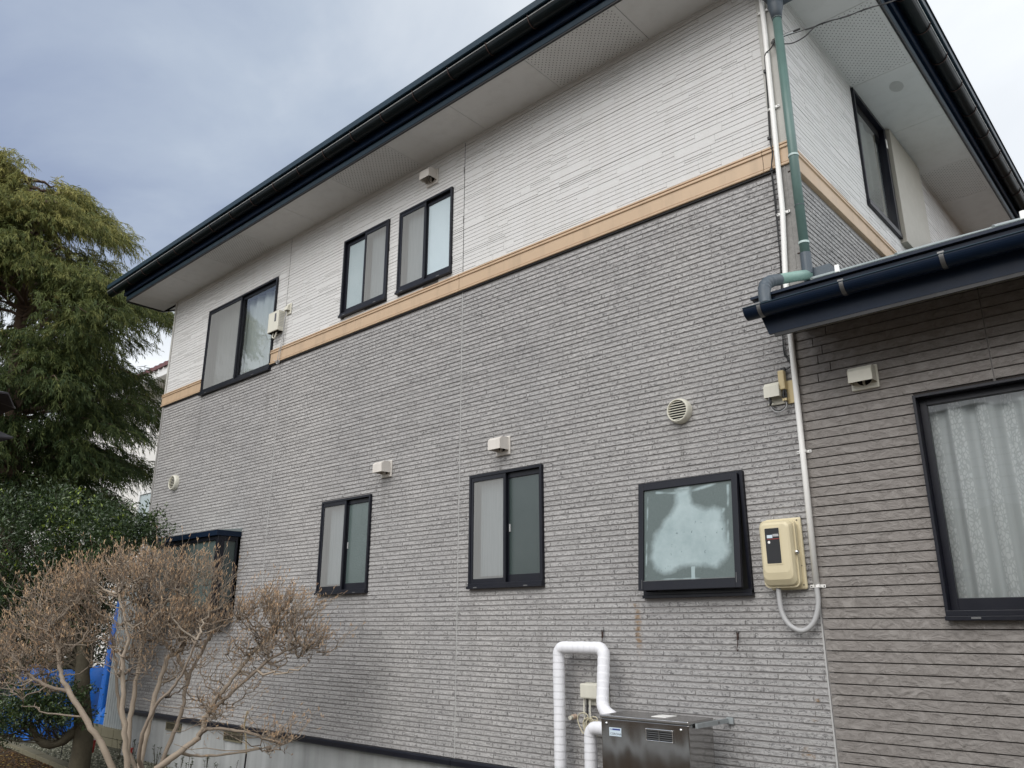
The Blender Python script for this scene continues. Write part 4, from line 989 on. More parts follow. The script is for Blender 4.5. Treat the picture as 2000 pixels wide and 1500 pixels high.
# ------------------------------------------------------------------ fittings on the wall
# electric meter
mt = thing('electric_meter', 'cream electric meter box with black display window beside the awning window', 'electric meter', (-.21, 0, 1.74))
MB().box(-.328, -.106, -.030, -.010, 1.750, 2.168).build('back_plate', 'cream', mt, bevel=.010)
def loft(rings, name, mat, par, smooth=False, bevel=0):
    mb = MB(); n = len(rings[0])
    for rg in rings: mb.v += rg
    for k_ in range(len(rings) - 1):
        for i in range(n): j = (i + 1) % n; mb.f.append((k_ * n + i, k_ * n + j, (k_ + 1) * n + j, (k_ + 1) * n + i))
    mb.f.append(tuple((len(rings) - 1) * n + i for i in range(n)))
    return mb.build(name, mat, par, smooth=smooth, bevel=bevel)
def rrect(x0, x1, z0, z1, r_, y, zb=None):
    pts = []
    for (cx, cz, a0) in ((x1 - r_, z0 + r_, -90), (x1 - r_, z1 - r_, 0), (x0 + r_, z1 - r_, 90), (x0 + r_, z0 + r_, 180)):
        for k_ in range(5): a = R(a0 + 22.5 * k_); pts.append((cx + r_ * math.cos(a), y, cz + r_ * math.sin(a)))
    return pts
cv = loft([rrect(-.335, -.126, 1.765, 2.150, .035, -.030), rrect(-.333, -.128, 1.768, 2.148, .035, -.085), rrect(-.330, -.130, 1.775, 2.145, .035, -.108), rrect(-.321, -.138, 1.805, 2.136, .032, -.130), rrect(-.308, -.150, 1.845, 2.122, .026, -.139)], 'cover', 'cream', mt)
cv.modifiers.new('b', 'BEVEL').width = .0015
loft([rrect(-.339, -.122, 1.760, 2.154, .035, -.078), rrect(-.339, -.122, 1.760, 2.154, .035, -.086)], 'cover_rim', 'cream', mt)
loft([rrect(-.290, -.190, 1.890, 2.108, .006, -.137), rrect(-.290, -.190, 1.890, 2.108, .006, -.1415)], 'window_frame', 'cream', mt)
loft([rrect(-.284, -.196, 1.897, 2.101, .004, -.1405), rrect(-.284, -.196, 1.897, 2.101, .004, -.1425)], 'display_window', 'blackgloss', mt)
MB().box(-.272, -.238, -.1434, -.1426, 2.044, 2.062).build('display_label', 'sticker', mt)
MB().box(-.236, -.200, -.1434, -.1426, 2.052, 2.066).build('display_label', 'pvc_grey', mt)
MB().box(-.272, -.200, -.1434, -.1426, 2.036, 2.040).build('red_line', 'red', mt)
mb = MB(); mb.v = [(-.262 + .008 * math.cos(t), -.1432, 2.020 + .008 * math.sin(t)) for t in [k_ * math.pi / 8 for k_ in range(16)]]; mb.f = [tuple(range(16))]; mb.build('seal', 'pvc_white', mt)
MB().tube([(-.128, -.085, 1.962), (-.112, -.105, 1.957)], [.010, .012], 12).build('cover_screw', 'chrome', mt, smooth=True)
for (a, b) in ((-.128, 2.150), (-.124, 1.775), (-.126, 1.885)): MB().tube([(a, -.0295, b), (a, -.0325, b)], .004, 8).build('plate_screw', 'black', mt)
cd = thing('cable_conduit', 'long white plastic conduit running down the house corner to the meter', 'conduit', (-.03, 0, 1.5))
cpath = [(.022, -.045, 5.98), (.022, -.045, 5.55), (.014, -.045, 4.96), (.004, -.045, 4.17), (-.028, -.040, 3.70), (-.040, -.035, 3.25), (-.044, -.035, 2.56), (-.050, -.035, 1.76)]
MB().tube(cpath, .0175, 14).build('rigid_conduit', 'pvc_white', cd, smooth=True)
flex = catmull([(-.050, -.035, 1.76), (-.052, -.036, 1.66), (-.085, -.045, 1.565), (-.150, -.055, 1.520), (-.220, -.060, 1.550), (-.262, -.062, 1.63), (-.268, -.062, 1.765)], 8)
MB().tube(flex, .0145, 12).build('flexible_conduit', 'pvc_grey', cd, smooth=True)
for (x, z) in ((.020, 5.76), (.014, 4.955), (.003, 4.15), (-.044, 2.555), (-.050, 1.765)):
    mb = MB(); mb.tube([(x, -.03, z - .009), (x, -.03, z + .009)], .0225, 14); mb.box(x - .045, x + .045, -.036 if z > 4 else -.014, -.030 if z > 4 else -.0095, z - .009, z + .009); mb.build('conduit_clamp', 'pvc_white', cd, bevel=.002)
    for q in (-.037, .037): MB().tube([(x + q, -.0355 if z > 4 else -.0135, z), (x + q, -.038 if z > 4 else -.016, z)], .004, 8).build('clamp_screw', 'black', cd)
# black service cable
cb = thing('telephone_cable', 'thin black cable tied beside the white conduit down the corner', 'cable', (-.04, 0, 3.1))
cp = catmull([(.085, -.060, 5.44), (.055, -.065, 5.40), (.012, -.060, 5.38), (-.006, -.032, 5.32), (-.008, -.032, 5.24), (-.020, -.030, 5.0), (-.034, -.030, 4.74), (-.020, -.045, 4.6), (-.040, -.045, 4.48), (-.050, -.024, 4.2), (-.060, -.022, 3.75), (-.098, -.022, 3.25), (-.082, -.020, 3.16), (-.062, -.020, 3.115), (-.078, -.022, 3.095), (-.108, -.024, 3.085), (-.126, -.03, 3.06)], 6)
MB().tube(cp, .0042, 8).build('cable_run', 'black', cb, smooth=True)
cp2 = [Vector((p.x + .006 * math.sin(i * .35) + .004, p.y - .004, p.z)) for i, p in enumerate(cp[12:74])]
MB().tube(cp2, .003, 6).build('cable_run', 'black', cb, smooth=True)
for (x, y, z, s_) in ((-.008, -.036, 5.265, .014), (-.034, -.036, 4.735, .013), (-.038, -.05, 4.485, .011), (-.070, -.024, 3.15, .012), (-.112, -.030, 3.088, .015)):
    MB().box(x - s_, x + s_, y - s_ * .6, y + s_ * .5, z - s_, z + s_).build('cable_clip', 'black', cb, bevel=.004)
# overhead drop wire
dw = thing('drop_wire', 'twisted black overhead wire from the corner hook across the side eaves', 'wire', (.07, -.03, 5.4))
p0 = Vector((.105, -.065, 5.455)); p1 = Vector((9.0, 2.35, 5.95)); pts = []
for k_ in range(120):
    t = (k_ / 119) ** 1.3; p = p0.lerp(p1, t); p.z -= .9 * t * (1 - t) * .35; pts.append(p)
mid = [p for p in pts]
MB().tube(mid, .0032, 6).build('strand', 'black', dw)
tw = [p + Vector((0, .004 * math.sin(i * 1.3), .006 * math.cos(i * 1.3))) for i, p in enumerate(mid)]; MB().tube(tw[6:], .0042, 6).build('strand', 'black', dw)
lo = catmull([tw[9], (.36, -.02, 5.44), (.30, -.06, 5.37), (.22, -.07, 5.355), (.15, -.07, 5.385), (.085, -.060, 5.44)], 8); MB().tube(lo, .0042, 8).build('slack_loop', 'black', dw, smooth=True)
MB().tube([(.062, -.030, 5.47), (.078, -.050, 5.455), (.092, -.062, 5.445)], [.014, .016, .012], 10).build('anchor', 'steel', dw)
MB().tube([(.150, -.058, 5.462), (.215, -.040, 5.468)], .008, 8).build('wire_grip', 'chrome', dw)
MB().tube([(.215, -.040, 5.468), (.26, -.028, 5.474)], .007, 8).build('wire_grip', 'black', dw)
# telephone boxes
tb = thing('telephone_box', 'small ivory hooded terminal box left of the ochre one under the extension gutter', 'terminal box', (-.19, 0, 2.9))
MB().box(-.222, -.128, -.020, -.010, 2.875, 2.990).build('back_plate', 'ivory', tb, bevel=.004)
mb = MB(); pr = [(-.020, 3.012), (-.055, 3.010), (-.078, 2.985), (-.080, 2.915), (-.020, 2.915)]
for xx in (-.232, -.135): mb.v += [(xx, y, z) for y, z in pr]
mb.f += [(i, i + 1, 5 + i + 1, 5 + i) for i in range(3)] + [(0, 1, 2, 3, 4), (9, 8, 7, 6, 5)]; o = mb.build('cover', 'ivory', tb); o.modifiers.new('s', 'SOLIDIFY').thickness = .003
MB().tube([(-.205, -.05, 2.915), (-.205, -.05, 2.885), (-.212, -.045, 2.872)], .008, 8).build('gland', 'black', tb)
MB().tube([(-.222, -.045, 2.876), (-.188, -.045, 2.876)], .005, 8).build('gland_clip', 'ivory', tb)
tb2 = thing('arrester_box', 'narrow ochre lightning arrester with black leads beside the white conduit', 'terminal box', (-.1, 0, 2.87))
MB().box(-.108, -.062, -.022, -.010, 2.868, 3.015).build('back_plate', 'cream2', tb2, bevel=.003)
MB().box(-.140, -.100, -.062, -.023, 2.955, 3.080).build('cover', 'cream2', tb2, bevel=.006)
MB().box(-.127, -.098, -.056, -.023, 2.882, 2.900).build('clamp_block', 'cream2', tb2, bevel=.003)
MB().tube([(-.115, -.045, 2.955), (-.120, -.05, 2.92), (-.113, -.048, 2.88)], .008, 8).build('lead', 'black', tb2)
MB().tube([(-.105, -.045, 2.955), (-.100, -.05, 2.92), (-.103, -.048, 2.88)], .006, 8).build('lead', 'black', tb2)
for off in (0, .007): MB().tube(catmull([(-.108, -.045, 2.885), (-.112, -.044, 2.852 - off), (-.15, -.044, 2.828 - off), (-.19, -.044, 2.838 - off), (-.212, -.045, 2.875)], 6), .004, 8).build('lead_loop', 'black' if off == 0 else 'pvc_grey', tb2, smooth=True)
# optical box by the bedroom window
ob = thing('optical_terminal', 'ivory terminal box hanging beside the upper left window with loose wires', 'terminal box', (-6.15, 0, 4.85))
MB().box(-6.262, -6.042, -.100, -.012, 4.868, 5.118).build('case', 'ivory', ob, bevel=.006)
MB().box(-6.120, -6.088, -.1025, -.0995, 4.985, 5.085).build('case_window', simple('grey_window', (.10, .095, .11), .3), ob)
mb = MB()
for k_ in range(9): mb.box(-6.0425, -6.0405, -.085, -.03, 4.92 + k_ * .020, 4.925 + k_ * .020)
mb.build('side_slots', 'pvc_grey', ob)
MB().box(-6.25, -6.055, -.09, -.02, 4.862, 4.869).build('case_underside', 'hole', ob)
MB().tube(catmull([(-6.19, -.06, 4.865), (-6.20, -.06, 4.82), (-6.165, -.06, 4.795), (-6.135, -.06, 4.83), (-6.12, -.06, 4.868)], 6), .010, 8).build('gland_cable', 'ivory', ob, smooth=True)
MB().tube([(-6.205, -.06, 4.80), (-6.165, -.06, 4.785)], .014, 8).build('gland', 'black', ob)
MB().box(-6.008, -5.912, -.020, -.010, 5.058, 5.195).build('outlet_plate', 'ivory', ob, bevel=.004)
mb = MB(); pr = [(-.020, 5.190), (-.05, 5.15), (-.062, 5.10), (-.020, 5.10)]
for xx in (-6.0, -5.935): mb.v += [(xx, y, z) for y, z in pr]
mb.f += [(0, 1, 5, 4), (1, 2, 6, 5), (0, 1, 2, 3), (7, 6, 5, 4)]; o = mb.build('outlet_hood', 'ivory', ob); o.modifiers.new('s', 'SOLIDIFY').thickness = .003
for q in (0, 1): MB().tube(catmull([(-5.965, -.04, 5.11), (-5.985 - .01 * q, -.045, 5.0), (-6.00 - .02 * q, -.035, 4.80), (-6.02 - .035 * q, -.045, 4.6), (-6.03 - .04 * q, -.05, 4.50), (-6.06, -.05, 4.475)], 6), .0035, 6).build('loose_wire', 'pvc_grey' if q else 'joint', ob, smooth=True)
coil = [(-6.04 + .030 * math.cos(t), -.052 - .0015 * t / 3, 4.475 + .022 * math.sin(t)) for t in [k_ * .5 for k_ in range(38)]]; MB().tube(coil, .003, 6).build('wire_coil', 'pvc_grey', ob)
MB().tube(catmull([(-6.05, -.05, 4.49), (-6.10, -.05, 4.50), (-6.14, -.05, 4.52)], 4), .004, 6).build('wire_tail', 'joint', ob)
# hooks
for i, (x, z, lab) in enumerate(((-1.583, 1.475, 'rusty steel hook on the wall above the white insulated pipe'), (-.574, 1.47, 'rusty steel hook on the wall below the clouded awning window'))):
    hk = thing('wall_hook', lab, 'hook', (x, 0, z), 'pair of rusty wall hooks')
    MB().tube([(x, -.008, z + .040), (x, -.030, z + .040)], .008, 8).build('screw_head', 'steel', hk)
    MB().tube([(x, -.024, z + .045), (x + .004, -.026, z + .015), (x, -.024, z - .005)], .007, 8).build('shackle', 'rust', hk)
    MB().tube(catmull([(x, -.024, z), (x - .002, -.026, z - .03), (x - .006, -.03, z - .055), (x - .002, -.036, z - .068), (x + .006, -.036, z - .060)], 5), .003, 8).build('hook_wire', 'rust', hk, smooth=True)
# junction box with cable bundle behind the pipe
jb = thing('junction_box', 'ivory junction box half hidden behind the white insulated pipe', 'junction box', (-1.63, 0, 1.1))
MB().box(-1.74, -1.548, -.028, -.010, 1.03, 1.175).build('back_plate', 'ivory', jb, bevel=.004)
MB().box(-1.745, -1.60, -.085, -.029, 1.075, 1.172).build('cover', 'ivory', jb, bevel=.010)
for (x, m_) in ((-1.725, 'ivory'), (-1.70, 'black'), (-1.675, 'ivory')): MB().tube([(x, -.06, 1.08), (x, -.065, 1.0), (x + .01, -.07, .85), (x + .03, -.08, .72)], .006, 8).build('lead', m_, jb)
MT['cablecream'] = simple('cream_cable', (.55, .50, .36), .5)
for q in range(7):
    cx = -1.70 + .012 * q - .045 * (q == 2); cz = .90 + .01 * (q % 3) + .02 * (q == 2); rx = .022 + .006 * (q % 2) + .018 * (q == 2)
    pts = [(cx + rx * math.cos(t) + .012 * math.sin(2 * t), -.075 - .006 * q % .03, cz + .055 * math.sin(t) - .006 * t) for t in [k_ * .4 for k_ in range(18)]]
    MB().tube(pts, .0038, 6).build('cable_loop', 'cablecream', jb)
pb = thing('pipe_stub', 'small beige capped pipe stub on the wall between the two white pipes', 'pipe stub', (-1.83, 0, .945))
MB().tube([(-1.845, -.005, .948), (-1.845, -.045, .946)], .017, 12).build('sleeve', simple('salmon_plastic', (.58, .44, .34), .6), pb)
MB().tube([(-1.845, -.045, .946), (-1.842, -.075, .944)], [.012, .014], 12).build('cap', 'ivory', pb)
# insulated pipes
ip = thing('insulated_pipe', 'tall white taped pipe bent over like a handle beside the water heater', 'pipe', (-1.7, 0, 0))
def wrap(path, r_, parent, name='lagging'):
    pts = path; L = [0]
    for a, b in zip(pts[:-1], pts[1:]): L.append(L[-1] + (b - a).length)
    N = int(L[-1] / .0045); out = []; rad = []
    j = 0
    for k_ in range(N):
        s_ = L[-1] * k_ / (N - 1)
        while j < len(L) - 2 and L[j + 1] < s_: j += 1
        t = (s_ - L[j]) / max(1e-6, L[j + 1] - L[j]); out.append(pts[j].lerp(pts[j + 1], min(1, t)))
        rad.append(r_ * (1 + .012 * math.sin(s_ * 37) + .014 * math.sin(s_ * 11 + 1)) + .0022 * (1 - (s_ * 21 % 1)))
    mb = MB(); mb.tube(out, rad, 20); o = mb.build(name, 'tape', parent, smooth=False)
    for p in o.data.polygons: p.use_smooth = True
    return o
def bend(pts, r_=.05):
    P = [Vector(p) for p in pts]; out = [P[0]]
    for i in range(1, len(P) - 1):
        a = (P[i - 1] - P[i]).normalized(); b = (P[i + 1] - P[i]).normalized()
        s_ = P[i] + a * r_; e_ = P[i] + b * r_
        for k_ in range(9): t = k_ / 8; out.append((1 - t) ** 2 * s_ + 2 * t * (1 - t) * P[i] + t * t * e_)
    out.append(P[-1]); return out
wrap(bend([(-1.895, -.12, .02), (-1.895, -.12, 1.405), (-1.495, -.13, 1.405), (-1.475, -.20, 1.03), (-1.30, -.24, .955)], .058), .040, ip)
ip2 = thing('insulated_pipe', 'short white taped pipe curving out of the water heater side', 'pipe', (-1.5, -.3, 0))
wrap(bend([(-1.525, -.27, .02), (-1.525, -.27, .925), (-1.30, -.30, .925)], .065), .040, ip2)
# water heater
wh = thing('water_heater', 'stainless steel outdoor water heater with louvred grille by the wall', 'water heater', (-1.0, -.3, 0))
hx0, hx1, hy0, hy1, hzt = -1.305, -.700, -.450, -.170, 1.030
MB().box(hx0, hx1, hy0, hy1, .06, hzt - .020).build('case', 'stainless', wh, bevel=.005)
mb = MB(); mb.box(hx0 - .004, hx1 + .004, hy0 - .008, hy1 + .004, hzt - .019, hzt); o = mb.build('lid', 'lidsteel', wh, bevel=.005)
for xx in (hx0 + .04, hx1 - .05): MB().tube([(xx, hy0 - .001, hzt - .048), (xx, hy0 - .006, hzt - .048)], [.010, .008], 12).build('case_screw', 'chrome', wh, smooth=True)
gx0, gx1, gz0, gz1 = -.985, -.800, .908, .976
gf = MB().ring(gx0, gx1, gz0, gz1, .007, hy0 - .006, hy0 - .0003).build('exhaust_grille', 'chrome', wh, bevel=.002)
MB().box(gx0 + .006, gx1 - .006, hy0 - .0018, hy0 - .0006, gz0 + .006, gz1 - .006).build('grille_back', 'hole', gf)
for k_ in range(5):
    z = gz0 + .012 + k_ * .0112
    for (a, b) in ((gx0 + .008, (gx0 + gx1) / 2 - .004), ((gx0 + gx1) / 2 + .004, gx1 - .008)):
        mb = MB(); mb.quad((a, hy0 - .0055, z), (b, hy0 - .0055, z), (b, hy0 - .0020, z + .0055), (a, hy0 - .0020, z + .0055)); mb.build('louvre', 'galvdark', gf)
MB().box((gx0 + gx1) / 2 - .003, (gx0 + gx1) / 2 + .003, hy0 - .0062, hy0 - .0020, gz0 + .006, gz1 - .006).build('grille_mullion', 'stainless', gf)
sx0, sx1, sz0, sz1 = -1.245, -1.158, .915, .962
st = MB().box(sx0, sx1, hy0 - .0012, hy0 - .0003, sz0, sz1).build('sticker', 'sticker', wh)
MB().box(sx0 + .024, sx1 - .008, hy0 - .0018, hy0 - .0013, sz1 - .014, sz1 - .005).build('sticker_bar', 'inkblue', st)
def text(body, x, z, size, mat, par, y, sxs=1.0):
    cu = bpy.data.curves.new('lettering', 'FONT'); cu.body = body; cu.size = size; cu.extrude = .0002
    to = bpy.data.objects.new('tmp', cu); COL.objects.link(to); bpy.context.view_layer.update()
    me = bpy.data.meshes.new_from_object(to.evaluated_get(bpy.context.evaluated_depsgraph_get())); bpy.data.objects.remove(to)
    me.materials.clear(); me.materials.append(MT[mat]); me.transform(Matrix.Translation((x, y, z)) @ Matrix.Rotation(R(90), 4, 'X') @ Matrix.Diagonal((sxs, 1, 1, 1)))
    return link('lettering', me, par)
text('CORONA', sx0 + .006, sz0 + .007, .0165, 'ink', st, hy0 - .0016, 1.12)
text('N3', sx0 + .005, sz1 - .0145, .0125, 'inkblue', st, hy0 - .0016, 1.1)
for xx in (hx1 + .012,):
    MB().box(xx - .004, xx + .010, hy0 + .06, -.012, hzt - .040, hzt - .014).build('wall_bracket', 'galv', wh, bevel=.001)
    MB().box(xx - .004, xx + .040, -.020, -.010, hzt - .045, hzt - .008).build('bracket_plate', 'galv', wh)
    MB().tube([(xx + .010, -.14, hzt - .027), (xx + .014, -.14, hzt - .027)], .007, 8).build('bracket_bolt', 'steel', wh)
MB().box(hx0 + .02, hx1 - .02, hy0 + .02, hy1 - .02, 0, .06).build('plinth', 'concrete', wh)
MB().box(-1.0, -.9, -.36, -.24, hzt + .0005, hzt + .003).build('lid_tape', 'pvc_white', wh)

# ------------------------------------------------------------------ things behind the left corner
cf = thing('corrugated_fence', 'short fence of grey corrugated sheets on a block footing left of the house', 'fence', (-9.7, .3, 0))
for (a, b, zt) in ((-10.32, -9.72, 2.05), (-9.70, -9.08, 2.15)):
    n = 96; mb = MB()
    for i in range(n + 1):
        u = a + (b - a) * i / n; yy = .30 + .017 * math.sin(2 * math.pi * u / .076)
        mb.v += [(u, yy, .235), (u, yy, zt)]
    for i in range(n): mb.f.append((2 * i, 2 * i + 2, 2 * i + 3, 2 * i + 1))
    mb.build('corrugated_sheet', 'galv', cf, smooth=True)
x = -11.0
while x < -9.1:
    for z in (0, .12):
        MB().box(x + .003 + (z > 0) * .0, min(x + .39, -9.06), .24, .36, z + .002, z + .117).build('footing_block', 'timber', cf, bevel=.004)
    x += .395
MB().box(-9.085, -9.055, .10, .13, 0, 2.2).build('corner_post', 'black', cf)
def heap(name, label, cx, cy, w, dd, h, seed, mat='tarp'):
    r_ = np.random.default_rng(seed); n = 44
    u = np.linspace(-1, 1, n); U_, V_ = np.meshgrid(u, u, indexing='ij')
    prof = np.clip(1.25 - np.maximum(np.abs(U_) ** 3, np.abs(V_) ** 3) * 1.25, 0, 1)
    z = h * prof ** .6
    for k_ in range(7):
        a = r_.uniform(0, 3.14); fr = r_.uniform(2, 7); z += h * .035 * np.sin(fr * (U_ * math.cos(a) + V_ * math.sin(a)) + r_.uniform(0, 6)) * (prof > .05)
    X_ = cx + U_ * w / 2 * (1 + .06 * np.sin(7 * V_)); Y_ = cy + V_ * dd / 2 * (1 + .08 * np.sin(9 * U_))
    z = np.maximum(z, .0) + .01
    idx = np.arange(n * n).reshape(n, n)
    o = np_mesh(name, np.stack([X_, Y_, z], -1).reshape(-1, 3), np.stack([idx[:-1, :-1], idx[1:, :-1], idx[1:, 1:], idx[:-1, 1:]], -1).reshape(-1, 4), mat, smooth=True)
    tag(o, label, 'tarpaulin', 'blue tarpaulins behind the shrubs'); return o
heap('blue_tarp', 'large bright blue tarpaulin over a heap behind the bare shrub', -12.15, .35, 1.6, 1.2, .90, 3)
heap('blue_tarp', 'tall narrow blue tarpaulin bundle against the corrugated fence', -10.95, .62, .20, .3, 1.74, 5)
heap('blue_tarp', 'low blue tarpaulin bundle at the foot of the corrugated fence', -10.75, .62, .6, .4, .42, 8)
bxo = thing('storage_box', 'black storage box at the left edge behind the low shrub', 'box', (-16.5, 1.3, 0))
MB().box(-17.4, -15.65, 1.0, 1.9, 0, .88).build('body', 'black', bxo, bevel=.02); MB().box(-17.45, -15.6, .96, 1.95, .881, .94).build('lid', 'black', bxo, bevel=.015)
wl_ = thing('spare_wheel', 'small black rubber wheel leaning beside the blue tarpaulin', 'wheel', (-13.4, .2, .45))
tor = [(-13.4 + .13 * math.cos(t), .2 + .05 * math.cos(t), .62 + .17 * math.sin(t)) for t in [k_ * math.pi / 12 for k_ in range(25)]]; MB().tube(tor, .022, 8).build('tyre', 'black', wl_, smooth=True)
MB().tube([(-13.4, .2, .45), (-13.4, .2, .79)], .008, 6).build('spoke', 'steel', wl_); MB().tube([(-13.53, .15, .62), (-13.27, .25, .62)], .008, 6).build('spoke', 'steel', wl_)
MB().tube([(-13.4, .26, 0), (-13.4, .24, .45)], .012, 6).build('prop', 'black', wl_)

# solar stake lamps
for (x, y, z0, lab) in ((-8.78, -.43, .118, 'small red lamp on a thin black stake, the left one in the gravel'), (-7.93, -.36, .098, 'small red lamp on a thin black stake, nearer the foundation')):
    sl_ = thing('stake_lamp', lab, 'garden lamp', (x, y, 0), 'red stake lamps in the gravel')
    MB().tube([(x, y, z0), (x, y, z0 + .125)], [.028, .036], 14).build('lamp_body', 'red', sl_, smooth=True)
    MB().tube([(x, y, z0 + .126), (x, y, z0 + .140)], .040, 14).build('cap', 'red', sl_)
    MB().tube([(x, y, 0), (x, y, z0)], .006, 6).build('stake', 'black', sl_)
    MB().box(x - .004, x + .018, y - .040, y - .030, z0 + .035, z0 + .075).build('lamp_label', 'bamboo', sl_)
bs = thing('garden_stake', 'dry bamboo cane with black lower sleeve in front of the foundation', 'stake', (-5.44, -.40, 0))
MB().tube(catmull([(-5.40, -.40, .42), (-5.43, -.40, .55), (-5.46, -.41, .66), (-5.445, -.40, .785)], 5), .0075, 8).build('cane', 'bamboo', bs, smooth=True)
MB().tube([(-5.43, -.40, 0), (-5.40, -.40, .42)], .008, 8).build('sleeve', 'black', bs)
for k_ in range(3):
    x, y, z = ((-8.35, -.62, .40), (-8.85, -.60, .36), (-9.35, -.55, .30))[k_]
    rd = thing('iron_rod', ('thin black iron rod with a white tip before the dark trunk', 'thin black iron rod standing in the kerb, left of the dark trunk', 'shortest thin iron rod under the low foliage')[k_], 'rod', (x, y, 0), 'thin iron rods along the kerb')
    MB().tube([(x - .01, y, 0), (x + .01, y, z)], .006, 6).build('shaft', 'black', rd); MB().tube([(x + .01, y, z), (x + .01, y, z + .015)], .010, 8).build('tip', 'pvc_white' if k_ == 0 else 'black', rd)

# ------------------------------------------------------------------ neighbour houses
nb = thing('neighbour_house', 'white stuccoed house with red tiled roof behind the left corner', 'house', (-20, 6, 0))
NX0, NX1, NY = -30.0, -14.6, 4.0
mb = MB(); mb.box(NX0, NX1, NY, 12, 0, 7.55); mb.build('wall', 'stucco', nb)
mb = MB(); mb.box(NX0 - .5, NX1 + .5, NY - .55, NY + .1, 7.55, 7.60); mb.build('soffit', 'whitepaint', nb)
mb = MB(); mb.box(NX0 - .5, NX1 + .5, NY - .60, NY - .551, 7.50, 7.72); mb.build('fascia', 'whitepaint', nb)
mb = MB(); mb.v = [(NX0 - .5, NY - .62, 7.73), (NX1 + .5, NY - .62, 7.73), (NX1 + .5, 8, 9.6), (NX0 - .5, 8, 9.6), (NX1 + .5, 12.6, 7.7), (NX0 - .5, 12.6, 7.7)]; mb.f = [(0, 1, 2, 3), (3, 2, 4, 5)]; rf = mb.build('roof', 'redtile', nb)
tme = MB(); pr = [(0, 0), (.10, .0), (.20, .11), (.30, 0)]
tme.v = [(0, 0, .0), (.05, 0, .10), (.14, 0, .12), (.20, 0, .0), (0, .8, .36), (.05, .8, .46), (.14, .8, .48), (.20, .8, .36)]; tme.f = [(0, 1, 2, 3), (0, 4, 5, 1), (1, 5, 6, 2), (2, 6, 7, 3)]
tm = tme.build('roof_tile', 'redtile', me_only=True)
x = NX0 + .4
while x < NX1 + .3:
    if x > -22: o = link('roof_tile', tm, rf); o.matrix_parent_inverse = Matrix(); o.location = (x, NY - .66, 7.70)
    x += .265
wdw = MB().ring(-18.95, -17.2, 3.4, 4.86, .09, NY - .05, NY - .001).build('window', 'whitepaint', nb)
mb = MB(); mb.quad((-18.86, NY - .02, 3.49), (-17.29, NY - .02, 3.49), (-17.29, NY - .02, 4.77), (-18.86, NY - .02, 4.77)); mb.build('pane', 'frost_grey', wdw)
# the house across the garden, seen only as a reflection
oh = thing('opposite_house', 'white clapboard house across the garden, mirrored in the window glass', 'house', (6, -14, 0))
mb = MB(); mb.box(-3, 12, -19, -12.6, 0, 5.6); mb.build('wall', 'shutter', oh)
for k_ in range(10): MB().box(-3.02, 12.02, -12.59 - .0, -12.54, 3.75 + k_ * .18, 3.90 + k_ * .18).build('clapboard', 'whitepaint', oh)
mb = MB(); mb.v = [(-3.5, -12.1, 5.6), (12.5, -12.1, 5.6), (12.5, -15.8, 6.4), (-3.5, -15.8, 6.4), (12.5, -19.5, 5.6), (-3.5, -19.5, 5.6)]; mb.f = [(0, 1, 2, 3), (3, 2, 4, 5), (0, 3, 5), (1, 4, 2)]; mb.build('roof', 'roofdark', oh)

# ------------------------------------------------------------------ vegetation
ES_ = np.array([math.cos(YAW), math.sin(YAW), 0.]); EH = np.array([-math.sin(YAW), math.cos(YAW), 0.]); EZ = np.array([0, 0, 1.])
def frame(B):
    B = np.array(B, float)
    return lambda s, d, z: B + np.multiply.outer(s, ES_) + np.multiply.outer(d, EH) + np.multiply.outer(z, EZ)
def curve_between(a, b, K, sag, wob, grow):
    """(N,3)->(N,K,3) paths that start along 'grow' and end at b"""
    t = np.linspace(0, 1, K)[None, :, None]; mid = (a + b) / 2 + grow
    P = (1 - t) ** 2 * a[:, None] + 2 * t * (1 - t) * mid[:, None] + t * t * b[:, None]
    P[:, 1:-1] += rng.normal(0, 1, P[:, 1:-1].shape) * wob
    return P
